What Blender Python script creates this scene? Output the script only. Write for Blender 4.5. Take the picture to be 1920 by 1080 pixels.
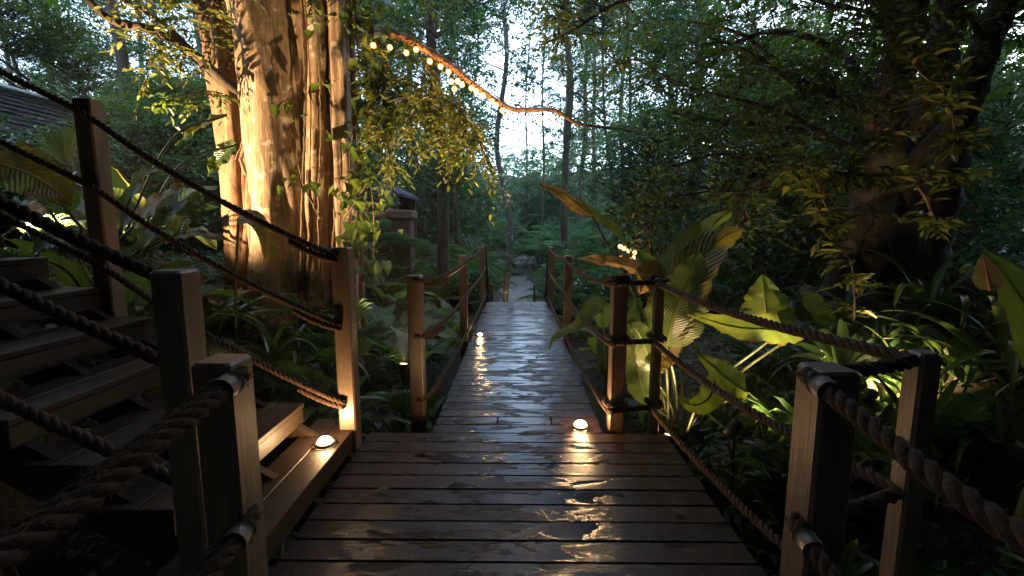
import bpy, math, random
import numpy as np
from mathutils import Vector, Matrix
from mathutils import noise as mnoise

for o in list(bpy.data.objects):
    bpy.data.objects.remove(o)
R = random.Random(11)
NP = np.random.RandomState(5)
S = bpy.context.scene
COL = S.collection
rad = math.radians

# ------------------------------------------------------------------ camera, sky, exposure
CAM_H = 1.45
PITCH, YAW = rad(7.6), rad(0.67)
cam = bpy.data.cameras.new('camera')
cam.lens = 16.0
cam.sensor_width = 36.0
cam.clip_start, cam.clip_end = 0.05, 900
camo = bpy.data.objects.new('camera', cam)
camo.location = (0, 0, CAM_H)
camo.rotation_euler = (rad(90) - PITCH, 0, YAW)
COL.objects.link(camo)
S.camera = camo

W = bpy.data.worlds.new('World')
S.world = W
W.use_nodes = True
wn = W.node_tree
bg = wn.nodes['Background']
sky = wn.nodes.new('ShaderNodeTexSky')
sky.sky_type = 'NISHITA'
sky.sun_disc = False
SUN_EL, SUN_ROT = rad(20.0), rad(40)
sky.sun_elevation = SUN_EL
sky.sun_rotation = SUN_ROT
sky.air_density = 1.0
sky.dust_density = 0.3
sky.ozone_density = 3.0
# an even veil of evening cloud over the clear sky
veil = wn.nodes.new('ShaderNodeMixRGB')
veil.blend_type = 'ADD'
veil.inputs[0].default_value = 1.0
veil.inputs[2].default_value = (2.55, 2.95, 3.35, 1)
wn.links.new(sky.outputs[0], veil.inputs[1])
wn.links.new(veil.outputs[0], bg.inputs[0])
bg.inputs[1].default_value = 0.15

sun = bpy.data.lights.new('sun', 'SUN')
sun.energy = 0.02
sun.angle = rad(20)
sun.color = (1.0, 0.93, 0.85)
suno = bpy.data.objects.new('sun', sun)
suno.rotation_euler = (rad(90) - SUN_EL, 0, math.pi - SUN_ROT)
COL.objects.link(suno)

S.view_settings.view_transform = 'Standard'
S.view_settings.look = 'None'
S.view_settings.gamma = 1.0
S.view_settings.use_curve_mapping = False
S.view_settings.exposure = 2.1
S.render.engine = 'CYCLES'
S.cycles.use_denoising = True
S.cycles.max_bounces = 8
S.cycles.diffuse_bounces = 3
S.cycles.glossy_bounces = 3
S.cycles.transmission_bounces = 3
S.cycles.sample_clamp_indirect = 4.0
S.cycles.caustics_reflective = False
S.cycles.caustics_refractive = False

HAZE = 0.0011

# ------------------------------------------------------------------ small helpers
F_PX = 853.333
_cr = Vector((math.cos(YAW), math.sin(YAW), 0))
_cf = Vector((-math.sin(YAW) * math.cos(PITCH), math.cos(YAW) * math.cos(PITCH), -math.sin(PITCH)))
_cu = _cr.cross(_cf)


def at(px, py, Y):
    """world point seen at a spot of the photograph, at a depth of Y metres along the boardwalk"""
    d = _cf + _cr * ((px - 960) / F_PX) + _cu * ((540 - py) / F_PX)
    return Vector((0, 0, CAM_H)) + d * (Y / d.y)


def tag(o, label=None, cat=None, group=None, kind=None):
    if label: o['label'] = label
    if cat: o['category'] = cat
    if group: o['group'] = group
    if kind: o['kind'] = kind
    return o


def empty(name, loc=(0, 0, 0), rz=0.0, s=1.0):
    o = bpy.data.objects.new(name, None)
    o.empty_display_size = 0.1
    o.location = loc
    o.rotation_euler = (0, 0, rz)
    o.scale = (s, s, s)
    COL.objects.link(o)
    return o


def link(name, me, parent=None, M=None):
    o = bpy.data.objects.new(name, me)
    COL.objects.link(o)
    if parent is not None:
        o.parent = parent
    if M is not None:
        o.matrix_basis = M
    if name in ('twigs', 'branchlets', 'limbs'):
        o['kind'] = 'stuff'
    return o


def mesh(name, verts, faces, mat, smooth=True, uv=None):
    me = bpy.data.meshes.new(name)
    if isinstance(verts, np.ndarray) and isinstance(faces, np.ndarray):
        n, k = faces.shape
        me.vertices.add(len(verts))
        me.vertices.foreach_set('co', np.ascontiguousarray(verts, dtype=np.float32).ravel())
        me.loops.add(n * k)
        me.loops.foreach_set('vertex_index', np.ascontiguousarray(faces, dtype=np.int32).ravel())
        me.polygons.add(n)
        me.polygons.foreach_set('loop_start', np.arange(0, n * k, k, dtype=np.int32))
        me.polygons.foreach_set('loop_total', np.full(n, k, dtype=np.int32))
        me.update(calc_edges=True)
        me.validate()
    else:
        me.from_pydata([tuple(v) for v in verts], [], [tuple(f) for f in faces])
        me.update()
    me.polygons.foreach_set('use_smooth', [smooth] * len(me.polygons))
    if uv is not None:
        l = me.uv_layers.new(name='UVMap')
        vi = np.zeros(len(me.loops), dtype=np.int32)
        me.loops.foreach_get('vertex_index', vi)
        l.data.foreach_set('uv', np.asarray(uv, dtype=np.float32)[vi].ravel())
    if mat: me.materials.append(mat)
    return me


class MB:
    def __init__(s):
        s.v, s.f = [], []

    def add(s, v, f):
        b = len(s.v)
        s.v += [tuple(x) for x in v]
        s.f += [tuple(i + b for i in q) for q in f]

    def box(s, c, d, M=None, bev=0.0):
        x, y, z = d[0] / 2, d[1] / 2, d[2] / 2
        if bev <= 0:
            P = [(-x, -y, -z), (x, -y, -z), (x, y, -z), (-x, y, -z), (-x, -y, z), (x, -y, z), (x, y, z), (-x, y, z)]
            Fc = [(3, 2, 1, 0), (4, 5, 6, 7), (0, 1, 5, 4), (1, 2, 6, 5), (2, 3, 7, 6), (3, 0, 4, 7)]
        else:
            b = bev
            rings = []
            for (zz, k) in ((-z, b), (-z + b, 0), (z - b, 0), (z, b)):
                X, Yy = x - k, y - k
                c2 = b if k == 0 else b * 0.6
                rings.append([(-X + c2, -Yy, zz), (X - c2, -Yy, zz), (X, -Yy + c2, zz), (X, Yy - c2, zz), (X - c2, Yy, zz), (-X + c2, Yy, zz), (-X, Yy - c2, zz), (-X, -Yy + c2, zz)])
            P = [p for r in rings for p in r]
            Fc = [tuple(range(7, -1, -1)), tuple(range(24, 32))]
            for r in range(3):
                for i in range(8):
                    j = (i + 1) % 8
                    Fc.append((r * 8 + i, r * 8 + j, r * 8 + 8 + j, r * 8 + 8 + i))
        P = [Vector(p) for p in P]
        if M is not None: P = [M @ p for p in P]
        c = Vector(c)
        s.add([p + c for p in P], Fc)

    def bar(s, a, b, w, h, up=(0, 0, 1)):
        a, b = Vector(a), Vector(b)
        t = (b - a).normalized()
        sd = t.cross(Vector(up)).normalized()
        u = sd.cross(t)
        P = []
        for p in (a, b):
            for (i, j) in ((-1, -1), (1, -1), (1, 1), (-1, 1)):
                P.append(p + sd * (i * w / 2) + u * (j * h / 2))
        s.add(P, [(0, 1, 2, 3), (7, 6, 5, 4), (0, 4, 5, 1), (1, 5, 6, 2), (2, 6, 7, 3), (3, 7, 4, 0)])

    def tube(s, pts, rr, n=8):
        V, Fq = tube_np(np.array([tuple(p) for p in pts]), np.array(rr), n)
        s.add(V, Fq)

    def mesh(s, name, mat, smooth=False):
        return mesh(name, s.v, s.f, mat, smooth)


def frames(P):
    T = np.gradient(P, axis=0)
    T /= np.linalg.norm(T, axis=1)[:, None] + 1e-9
    up = np.array([0, 0, 1.0]) if abs(T[0][2]) < 0.9 else np.array([1.0, 0, 0])
    n = np.cross(T[0], up)
    n /= np.linalg.norm(n)
    Ns = np.zeros_like(P)
    Ns[0] = n
    for i in range(1, len(P)):
        n = n - T[i] * np.dot(n, T[i])
        n = n / (np.linalg.norm(n) + 1e-9)
        Ns[i] = n
    return T, Ns, np.cross(T, Ns)


def tube_np(P, r, n=8, cap=True, prof=None):
    T, N, B = frames(P)
    a = np.linspace(0, 2 * np.pi, n, endpoint=False)
    rr = np.broadcast_to(np.asarray(r, float).reshape(-1, 1), (len(P), n)).copy()
    if prof is not None: rr = rr * prof
    V = P[:, None, :] + rr[:, :, None] * (np.cos(a)[None, :, None] * N[:, None, :] + np.sin(a)[None, :, None] * B[:, None, :])
    V = V.reshape(-1, 3)
    i = np.arange(len(P) - 1)[:, None] * n
    j = np.arange(n)[None, :]
    j2 = (j + 1) % n
    Fq = np.stack([i + j, i + j2, i + n + j2, i + n + j], -1).reshape(-1, 4)
    return V, Fq


def smooth_path(pts, step):
    """Catmull-Rom through pts, resampled about every step metres"""
    P = [np.array(tuple(p), float) for p in pts]
    P = [2 * P[0] - P[1]] + P + [2 * P[-1] - P[-2]]
    out = []
    for i in range(1, len(P) - 2):
        p0, p1, p2, p3 = P[i - 1:i + 3]
        n = max(2, int(np.linalg.norm(p2 - p1) / step * 1.05) + 1)
        t = np.linspace(0, 1, n, endpoint=False)[:, None]
        out.append(0.5 * (2 * p1 + (p2 - p0) * t + (2 * p0 - 5 * p1 + 4 * p2 - p3) * t ** 2 + (3 * p1 - p0 - 3 * p2 + p3) * t ** 3))
    out.append(P[-2][None])
    return np.concatenate(out)


def sstep(a, b, x):
    t = max(0.0, min(1.0, (x - a) / (b - a)))
    return t * t * (3 - 2 * t)


def gz(x, y):
    """height of the ground"""
    z = -0.62
    left = sstep(-1.0, -4.4, x) * 1.55 * (1 - 0.55 * sstep(7.5, 14, y))
    right = sstep(1.5, 4.3, x) * 1.55 * (1 - 0.75 * sstep(4.5, 9, y))
    z += left + right
    z += max(0, -x - 4.4) * 0.10 + max(0, x - 4.3) * 0.10
    z += 2.2 * sstep(15, 32, y) + 9.5 * sstep(34, 95, y)
    b = 1 - math.exp(-max(0, abs(x) - 1.1))
    z += b * 0.10 * mnoise.noise(Vector((x * 0.7, y * 0.7, 0))) + b * 0.03 * mnoise.noise(Vector((x * 3, y * 3, 4)))
    return z


# ------------------------------------------------------------------ materials
def newmat(name):
    m = bpy.data.materials.new(name)
    m.use_nodes = True
    nt = m.node_tree
    return m, nt, nt.nodes['Principled BSDF'], nt.nodes['Material Output']


def N(nt, typ, **kw):
    n = nt.nodes.new('ShaderNode' + typ)
    for k, v in kw.items():
        if k.startswith('i_'):
            n.inputs[k[2:].replace('_', ' ')].default_value = v
        else:
            setattr(n, k, v)
    return n


def ramp(nt, fac, stops):
    r = nt.nodes.new('ShaderNodeValToRGB')
    e = r.color_ramp.elements
    while len(e) < len(stops): e.new(0.5)
    for i, (p, c) in enumerate(stops):
        e[i].position = p
        e[i].color = (*c, 1) if len(c) == 3 else c
    nt.links.new(fac, r.inputs[0])
    return r


def noise(nt, vec, scale, detail=4, rough=0.55, dist=0.0):
    n = nt.nodes.new('ShaderNodeTexNoise')
    n.inputs['Scale'].default_value = scale
    n.inputs['Detail'].default_value = detail
    n.inputs['Roughness'].default_value = rough
    n.inputs['Distortion'].default_value = dist
    if vec is not None: nt.links.new(vec, n.inputs['Vector'])
    return n


def math_n(nt, op, a, b=None):
    m = nt.nodes.new('ShaderNodeMath')
    m.operation = op
    for i, v in enumerate((a, b)):
        if v is None: continue
        if isinstance(v, (int, float)): m.inputs[i].default_value = v
        else: nt.links.new(v, m.inputs[i])
    return m.outputs[0]


def mapping(nt, vec, scale):
    m = nt.nodes.new('ShaderNodeMapping')
    m.inputs['Scale'].default_value = scale
    nt.links.new(vec, m.inputs['Vector'])
    return m.outputs[0]


def bump(nt, h, strength, dist, bsdf, prev=None):
    b = nt.nodes.new('ShaderNodeBump')
    b.inputs['Strength'].default_value = strength
    b.inputs['Distance'].default_value = dist
    nt.links.new(h, b.inputs['Height'])
    if prev is not None: nt.links.new(prev, b.inputs['Normal'])
    if bsdf is not None: nt.links.new(b.outputs[0], bsdf.inputs['Normal'])
    return b.outputs[0]


def leaf_mat(name, c1, c2, c3=None, trans=0.4, rough=0.38, veins=0, tcol=1.9, holes=False):
    m, nt, p, out = newmat(name)
    geo = nt.nodes.new('ShaderNodeNewGeometry')
    oi = nt.nodes.new('ShaderNodeObjectInfo')
    r = math_n(nt, 'FRACT', math_n(nt, 'ADD', geo.outputs['Random Per Island'], oi.outputs['Random']))
    stops = [(0.0, c1), (0.75, c2)] + ([(0.97, c3)] if c3 else [])
    cr = ramp(nt, r, stops)
    tc = nt.nodes.new('ShaderNodeTexCoord')
    ns = noise(nt, tc.outputs['Object'], 9.0 if veins else 2.0, 3)
    mx = N(nt, 'MixRGB', blend_type='MULTIPLY')
    mx.inputs[0].default_value = 0.55
    nt.links.new(cr.outputs[0], mx.inputs[1])
    br = ramp(nt, ns.outputs['Fac'], [(0.3, (0.55, 0.55, 0.5)), (0.7, (1.25, 1.2, 1.1))])
    nt.links.new(br.outputs[0], mx.inputs[2])
    col = mx.outputs[0]
    nrm = None
    if veins:
        uv = tc.outputs['UV']
        sx = nt.nodes.new('ShaderNodeSeparateXYZ')
        nt.links.new(uv, sx.inputs[0])
        au = math_n(nt, 'ABSOLUTE', math_n(nt, 'SUBTRACT', sx.outputs[0], 0.5))
        # side veins run out and forward from the midrib
        ph = math_n(nt, 'SUBTRACT', math_n(nt, 'MULTIPLY', sx.outputs[1], float(veins)), math_n(nt, 'MULTIPLY', au, veins * 0.42))
        wv = math_n(nt, 'SINE', math_n(nt, 'MULTIPLY', ph, 6.283))
        rib = ramp(nt, au, [(0.0, (1, 1, 1)), (0.035, (0, 0, 0))])
        vm = ramp(nt, wv, [(0.75, (0, 0, 0)), (1.0, (1, 1, 1))])
        mv = N(nt, 'MixRGB', blend_type='MIX')
        nt.links.new(math_n(nt, 'ADD', math_n(nt, 'MULTIPLY', rib.outputs[0], 0.55), math_n(nt, 'MULTIPLY', vm.outputs[0], 0.28)), mv.inputs[0])
        nt.links.new(col, mv.inputs[1])
        mv.inputs[2].default_value = (c2[0] * 2.6, c2[1] * 2.1, c2[2] * 1.8, 1)
        col = mv.outputs[0]
        # browned edges and spots
        sp1 = noise(nt, tc.outputs['Object'], 7.0, 6, 0.7)
        sp2 = noise(nt, tc.outputs['Object'], 38.0, 3, 0.6)
        em = math_n(nt, 'ADD', math_n(nt, 'MULTIPLY', sp1.outputs['Fac'], 0.75), math_n(nt, 'MULTIPLY', math_n(nt, 'POWER', math_n(nt, 'MULTIPLY', au, 2.0), 6.0), 0.22))
        em = math_n(nt, 'ADD', em, math_n(nt, 'MULTIPLY', sp2.outputs['Fac'], 0.15))
        ef = ramp(nt, em, [(0.575, (0, 0, 0)), (0.66, (0.85, 0.85, 0.85))])
        mb = N(nt, 'MixRGB')
        nt.links.new(ef.outputs[0], mb.inputs[0])
        nt.links.new(col, mb.inputs[1])
        mb.inputs[2].default_value = (0.11, 0.062, 0.025, 1)
        col = mb.outputs[0]
        hh = math_n(nt, 'ADD', math_n(nt, 'MULTIPLY', wv, 0.5), math_n(nt, 'MULTIPLY', rib.outputs[0], 1.5))
        nrm = bump(nt, hh, 0.6, 0.008, p)
    nt.links.new(col, p.inputs['Base Color'])
    p.inputs['Roughness'].default_value = rough
    p.inputs['Specular IOR Level'].default_value = 0.45
    tr = nt.nodes.new('ShaderNodeBsdfTranslucent')
    tm = N(nt, 'MixRGB', blend_type='MULTIPLY')
    tm.inputs[0].default_value = 1.0
    nt.links.new(col, tm.inputs[1])
    tm.inputs[2].default_value = (tcol * 1.0, tcol, tcol * 0.5, 1)
    nt.links.new(tm.outputs[0], tr.inputs['Color'])
    ms = nt.nodes.new('ShaderNodeMixShader')
    ms.inputs[0].default_value = trans
    nt.links.new(p.outputs[0], ms.inputs[1])
    nt.links.new(tr.outputs[0], ms.inputs[2])
    nt.links.new(ms.outputs[0], out.inputs['Surface'])
    return m


def bark_mat(name, c1, c2, scale=6.0, patch=None, moss=None, bstr=0.6, stretch=0.25):
    m, nt, p, out = newmat(name)
    tc = nt.nodes.new('ShaderNodeTexCoord')
    v = mapping(nt, tc.outputs['Object'], (1, 1, stretch))
    n1 = noise(nt, v, scale * 2.2, 8, 0.65, 0.4)
    cr = ramp(nt, n1.outputs['Fac'], [(0.3, c1), (0.68, c2)])
    col = cr.outputs[0]
    if patch:
        n2 = noise(nt, tc.outputs['Object'], scale, 5, 0.6)
        f = ramp(nt, n2.outputs['Fac'], [(0.56, (0, 0, 0)), (0.63, (1, 1, 1))])
        mx = N(nt, 'MixRGB')
        nt.links.new(f.outputs[0], mx.inputs[0])
        nt.links.new(col, mx.inputs[1])
        mx.inputs[2].default_value = (*patch, 1)
        col = mx.outputs[0]
    if moss:
        n3 = noise(nt, tc.outputs['Object'], scale * 0.45, 6, 0.7)
        f = ramp(nt, n3.outputs['Fac'], [(0.54, (0, 0, 0)), (0.7, (0.8, 0.8, 0.8))])
        mx = N(nt, 'MixRGB')
        nt.links.new(f.outputs[0], mx.inputs[0])
        nt.links.new(col, mx.inputs[1])
        mx.inputs[2].default_value = (*moss, 1)
        col = mx.outputs[0]
    nt.links.new(col, p.inputs['Base Color'])
    p.inputs['Roughness'].default_value = 0.75
    n4 = noise(nt, v, scale * 6, 6, 0.7)
    b1 = bump(nt, n1.outputs['Fac'], bstr, 0.03, None)
    bump(nt, n4.outputs['Fac'], bstr * 0.6, 0.008, p, b1)
    return m


def deck_mat(name, c1, c2, wet=True, axis=0):
    m, nt, p, out = newmat(name)
    tc = nt.nodes.new('ShaderNodeTexCoord')
    geo = nt.nodes.new('ShaderNodeNewGeometry')
    oi = nt.nodes.new('ShaderNodeObjectInfo')
    pos = geo.outputs['Position']
    sc = (2.0, 30, 8) if axis == 0 else (30, 2.0, 8)
    g = noise(nt, mapping(nt, pos, sc), 2.2, 8, 0.65, 0.3)
    blot = noise(nt, pos, 3.0, 5, 0.6)
    f = math_n(nt, 'ADD', math_n(nt, 'MULTIPLY', g.outputs['Fac'], 0.6), math_n(nt, 'MULTIPLY', oi.outputs['Random'], 0.35))
    cr = ramp(nt, f, [(0.2, c1), (0.8, c2)])
    mx = N(nt, 'MixRGB', blend_type='MULTIPLY')
    mx.inputs[0].default_value = 0.5
    nt.links.new(cr.outputs[0], mx.inputs[1])
    br = ramp(nt, blot.outputs['Fac'], [(0.3, (0.5, 0.5, 0.5)), (0.7, (1.2, 1.2, 1.2))])
    nt.links.new(br.outputs[0], mx.inputs[2])
    nt.links.new(mx.outputs[0], p.inputs['Base Color'])
    p.inputs['Specular IOR Level'].default_value = 0.30 if wet else 0.25
    grain = noise(nt, mapping(nt, pos, sc), 7, 6, 0.7)
    if wet:
        # standing water: smooth patches stretched along the boards, mostly along the worn middle of the walk
        pn = noise(nt, mapping(nt, pos, (1.2, 3.6, 1)), 1.9, 8, 0.66, 0.35)
        sx = nt.nodes.new('ShaderNodeSeparateXYZ')
        nt.links.new(pos, sx.inputs[0])
        mid = math_n(nt, 'MULTIPLY', math_n(nt, 'ABSOLUTE', math_n(nt, 'SUBTRACT', sx.outputs[0], 0.05)), 0.16)
        pf = ramp(nt, math_n(nt, 'SUBTRACT', pn.outputs['Fac'], mid), [(0.445, (0, 0, 0)), (0.485, (1, 1, 1))])
        film = noise(nt, mapping(nt, pos, (1.0, 2.2, 1)), 3.2, 6, 0.65)
        ro = ramp(nt, film.outputs['Fac'], [(0.36, (0.10,) * 3), (0.62, (0.34,) * 3)])
        rm = N(nt, 'MixRGB')
        nt.links.new(pf.outputs[0], rm.inputs[0])
        nt.links.new(math_n(nt, 'ADD', ro.outputs[0], math_n(nt, 'MULTIPLY', math_n(nt, 'POWER', oi.outputs['Random'], 2.0), 0.28)), rm.inputs[1])
        rm.inputs[2].default_value = (0.035, 0.035, 0.035, 1)
        nt.links.new(rm.outputs[0], p.inputs['Roughness'])
        dark = N(nt, 'MixRGB', blend_type='MULTIPLY')
        nt.links.new(math_n(nt, 'MULTIPLY', pf.outputs[0], 0.6), dark.inputs[0])
        nt.links.new(mx.outputs[0], dark.inputs[1])
        dark.inputs[2].default_value = (0.35, 0.33, 0.32, 1)
        nt.links.new(dark.outputs[0], p.inputs['Base Color'])
        drops = noise(nt, pos, 60, 4, 0.65)
        rip = noise(nt, mapping(nt, pos, (1, 1.6, 1)), 22, 4, 0.6)
        dry = math_n(nt, 'SUBTRACT', 1.0, math_n(nt, 'MULTIPLY', pf.outputs[0], 0.75))
        h = math_n(nt, 'ADD', math_n(nt, 'MULTIPLY', math_n(nt, 'MULTIPLY', grain.outputs['Fac'], 0.7), dry),
                   math_n(nt, 'ADD', math_n(nt, 'MULTIPLY', math_n(nt, 'MULTIPLY', drops.outputs['Fac'], 0.8), dry), math_n(nt, 'MULTIPLY', rip.outputs['Fac'], 0.45)))
        bump(nt, h, 0.5, 0.007, p)
    else:
        p.inputs['Roughness'].default_value = 0.55
        bump(nt, grain.outputs['Fac'], 0.25, 0.003, p)
    return m


def simple_mat(name, c1, c2, scale=8, rough=0.6, bstr=0.3, bdist=0.01, metal=0.0, stretch=(1, 1, 1), spec=0.5):
    m, nt, p, out = newmat(name)
    tc = nt.nodes.new('ShaderNodeTexCoord')
    v = mapping(nt, tc.outputs['Object'], stretch)
    n1 = noise(nt, v, scale, 7, 0.62)
    cr = ramp(nt, n1.outputs['Fac'], [(0.3, c1), (0.7, c2)])
    nt.links.new(cr.outputs[0], p.inputs['Base Color'])
    p.inputs['Roughness'].default_value = rough
    p.inputs['Metallic'].default_value = metal
    p.inputs['Specular IOR Level'].default_value = spec
    n2 = noise(nt, v, scale * 5, 5, 0.65)
    bump(nt, n2.outputs['Fac'], bstr, bdist, p)
    return m


def post_mat():
    m, nt, p, out = newmat('painted_post_timber')
    tc = nt.nodes.new('ShaderNodeTexCoord')
    geo = nt.nodes.new('ShaderNodeNewGeometry')
    v = mapping(nt, geo.outputs['Position'], (14, 14, 0.9))
    n1 = noise(nt, v, 3, 7, 0.65, 0.3)
    cr = ramp(nt, n1.outputs['Fac'], [(0.25, (0.115, 0.080, 0.054)), (0.75, (0.20, 0.143, 0.098))])
    st = noise(nt, mapping(nt, geo.outputs['Position'], (3, 3, 1.2)), 2.5, 6, 0.7)
    mx = N(nt, 'MixRGB', blend_type='MULTIPLY')
    mx.inputs[0].default_value = 0.6
    nt.links.new(cr.outputs[0], mx.inputs[1])
    br = ramp(nt, st.outputs['Fac'], [(0.32, (0.55, 0.55, 0.52)), (0.62, (1.1, 1.08, 1.05))])
    nt.links.new(br.outputs[0], mx.inputs[2])
    nt.links.new(mx.outputs[0], p.inputs['Base Color'])
    p.inputs['Roughness'].default_value = 0.36
    vo = nt.nodes.new('ShaderNodeTexVoronoi')
    vo.inputs['Scale'].default_value = 85
    nt.links.new(geo.outputs['Position'], vo.inputs['Vector'])
    dm = noise(nt, geo.outputs['Position'], 7, 4)
    dr = ramp(nt, vo.outputs['Distance'], [(0.0, (1, 1, 1)), (0.28, (0, 0, 0))])
    dk = ramp(nt, dm.outputs['Fac'], [(0.52, (0, 0, 0)), (0.62, (1, 1, 1))])
    h = math_n(nt, 'MULTIPLY', dr.outputs[0], dk.outputs[0])
    b1 = bump(nt, h, 0.5, 0.004, None)
    bump(nt, n1.outputs['Fac'], 0.5, 0.005, p, b1)
    return m


def emit_mat(name, col, strength):
    m, nt, p, out = newmat(name)
    nt.nodes.remove(p)
    e = nt.nodes.new('ShaderNodeEmission')
    e.inputs[0].default_value = (*col, 1)
    e.inputs[1].default_value = strength
    nt.links.new(e.outputs[0], out.inputs['Surface'])
    return m


def soil_mat():
    m, nt, p, out = newmat('leaf_litter_soil')
    tc = nt.nodes.new('ShaderNodeTexCoord')
    n1 = noise(nt, tc.outputs['Object'], 14, 8, 0.7, 0.5)
    cr = ramp(nt, n1.outputs['Fac'], [(0.3, (0.016, 0.011, 0.007)), (0.55, (0.05, 0.032, 0.018)), (0.75, (0.12, 0.075, 0.04))])
    n2 = noise(nt, tc.outputs['Object'], 1.2, 5, 0.6)
    f = ramp(nt, n2.outputs['Fac'], [(0.48, (0, 0, 0)), (0.62, (0.8, 0.8, 0.8))])
    mx = N(nt, 'MixRGB')
    nt.links.new(f.outputs[0], mx.inputs[0])
    nt.links.new(cr.outputs[0], mx.inputs[1])
    mx.inputs[2].default_value = (0.025, 0.05, 0.018, 1)
    nt.links.new(mx.outputs[0], p.inputs['Base Color'])
    p.inputs['Roughness'].default_value = 0.8
    bump(nt, n1.outputs['Fac'], 0.9, 0.05, p)
    return m


M_deck = deck_mat('wet_deck_boards', (0.022, 0.0088, 0.0048), (0.070, 0.0285, 0.0155))
M_step = deck_mat('stair_boards', (0.020, 0.012, 0.008), (0.048, 0.029, 0.019), wet=False, axis=1)
M_fascia = simple_mat('fascia_timber', (0.02, 0.014, 0.009), (0.042, 0.029, 0.019), 5, 0.5, 0.2, 0.003, stretch=(8, 0.6, 8), spec=0.3)
M_beam = simple_mat('dark_beam', (0.016, 0.011, 0.008), (0.04, 0.026, 0.018), 6, 0.8, spec=0.15)
M_post = post_mat()
M_rope = simple_mat('coir_rope', (0.035, 0.021, 0.014), (0.115, 0.068, 0.042), 60, 0.85, 0.8, 0.004, spec=0.25)
M_fibre = simple_mat('rope_fibre', (0.12, 0.07, 0.035), (0.26, 0.16, 0.085), 60, 0.6, 0.0, spec=0.3)
M_metal = simple_mat('dull_steel', (0.09, 0.075, 0.065), (0.17, 0.15, 0.13), 20, 0.5, 0.1, metal=0.5)
M_soil = soil_mat()
M_litter = leaf_mat('dead_leaves', (0.06, 0.032, 0.015), (0.17, 0.095, 0.045), (0.24, 0.17, 0.06), trans=0.1, rough=0.55)
M_gravel = simple_mat('gravel', (0.12, 0.12, 0.12), (0.32, 0.31, 0.30), 30, 0.5, 0.9, 0.03)
M_rock = simple_mat('grey_rock', (0.05, 0.05, 0.048), (0.20, 0.19, 0.18), 5, 0.6, 0.6, 0.03)
M_fig = bark_mat('fig_bark', (0.12, 0.070, 0.040), (0.50, 0.36, 0.235), 6.5, patch=(0.60, 0.50, 0.38), moss=(0.12, 0.09, 0.04), bstr=1.3, stretch=0.14)
M_figrough = bark_mat('rough_fig_bark', (0.10, 0.055, 0.03), (0.34, 0.21, 0.12), 6, moss=(0.06, 0.05, 0.02), bstr=1.0)
M_bark = bark_mat('dark_bark', (0.022, 0.016, 0.011), (0.085, 0.062, 0.042), 6, moss=(0.04, 0.045, 0.015))
M_pale = bark_mat('mottled_bark', (0.05, 0.045, 0.04), (0.16, 0.145, 0.125), 7, patch=(0.52, 0.52, 0.48), bstr=0.3, stretch=0.6)
M_darkbark = bark_mat('darkened_bark', (0.010, 0.008, 0.006), (0.045, 0.034, 0.025), 7, moss=(0.02, 0.024, 0.009), bstr=1.0)  # bark colour darkened so the right tree's trunks look less lit
M_vine = bark_mat('vine_stem', (0.08, 0.05, 0.03), (0.20, 0.14, 0.08), 12, bstr=0.5)
M_canopy = leaf_mat('canopy_leaves', (0.028, 0.065, 0.018), (0.060, 0.115, 0.030), (0.12, 0.15, 0.035), 0.5, 0.4)
M_canopy2 = leaf_mat('bluish_leaves', (0.026, 0.066, 0.036), (0.052, 0.115, 0.060), (0.08, 0.14, 0.06), 0.46, 0.42)
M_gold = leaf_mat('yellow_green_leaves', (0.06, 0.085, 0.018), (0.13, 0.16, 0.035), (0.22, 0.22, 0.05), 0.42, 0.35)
M_under = leaf_mat('undergrowth_leaves', (0.035, 0.085, 0.045), (0.075, 0.155, 0.08), (0.12, 0.20, 0.09), 0.35, 0.3)
M_strap = leaf_mat('strap_leaves', (0.035, 0.075, 0.025), (0.075, 0.13, 0.04), (0.12, 0.16, 0.04), 0.35, 0.28, veins=0)
M_palm = leaf_mat('fan_palm_leaves', (0.032, 0.078, 0.03), (0.065, 0.13, 0.045), None, 0.35, 0.3)
M_fern = leaf_mat('fern_leaves', (0.05, 0.12, 0.065), (0.10, 0.20, 0.11), None, 0.4, 0.35)
M_broad = leaf_mat('broad_leaves', (0.035, 0.075, 0.022), (0.075, 0.13, 0.035), (0.12, 0.16, 0.04), 0.42, 0.3, veins=16)
M_banana = leaf_mat('banana_leaves', (0.09, 0.15, 0.045), (0.14, 0.21, 0.065), None, 0.5, 0.3, veins=34, tcol=1.7)
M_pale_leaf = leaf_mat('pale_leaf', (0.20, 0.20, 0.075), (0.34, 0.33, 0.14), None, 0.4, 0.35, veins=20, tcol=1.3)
M_lit_tan_leaf = leaf_mat('lit_tan_leaf', (0.24, 0.165, 0.075), (0.34, 0.24, 0.12), None, 0.4, 0.4, veins=26, tcol=1.3)  # orange lamplight on the giant leaves put into their colour
M_stem = simple_mat('green_stem', (0.05, 0.075, 0.025), (0.11, 0.13, 0.05), 20, 0.4, 0.1, stretch=(4, 4, 0.4))
M_shingle = simple_mat('roof_shingles', (0.012, 0.010, 0.010), (0.045, 0.038, 0.036), 9, 0.85, spec=0.15)
M_ridge = simple_mat('pale_ridge_cap', (0.35, 0.36, 0.38), (0.55, 0.56, 0.58), 9, 0.5, 0.1)
M_wall = simple_mat('red_stone', (0.09, 0.048, 0.038), (0.19, 0.115, 0.095), 24, 0.8, 0.9, 0.02)
M_coping = simple_mat('pink_coping', (0.13, 0.09, 0.08), (0.23, 0.17, 0.155), 18, 0.7, 0.5)
M_roofdark = simple_mat('slate_roof', (0.025, 0.035, 0.06), (0.05, 0.065, 0.10), 6, 0.45, 0.1)
M_flower = simple_mat('red_petals', (0.45, 0.07, 0.06), (0.6, 0.16, 0.14), 12, 0.5, 0.1)
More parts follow.
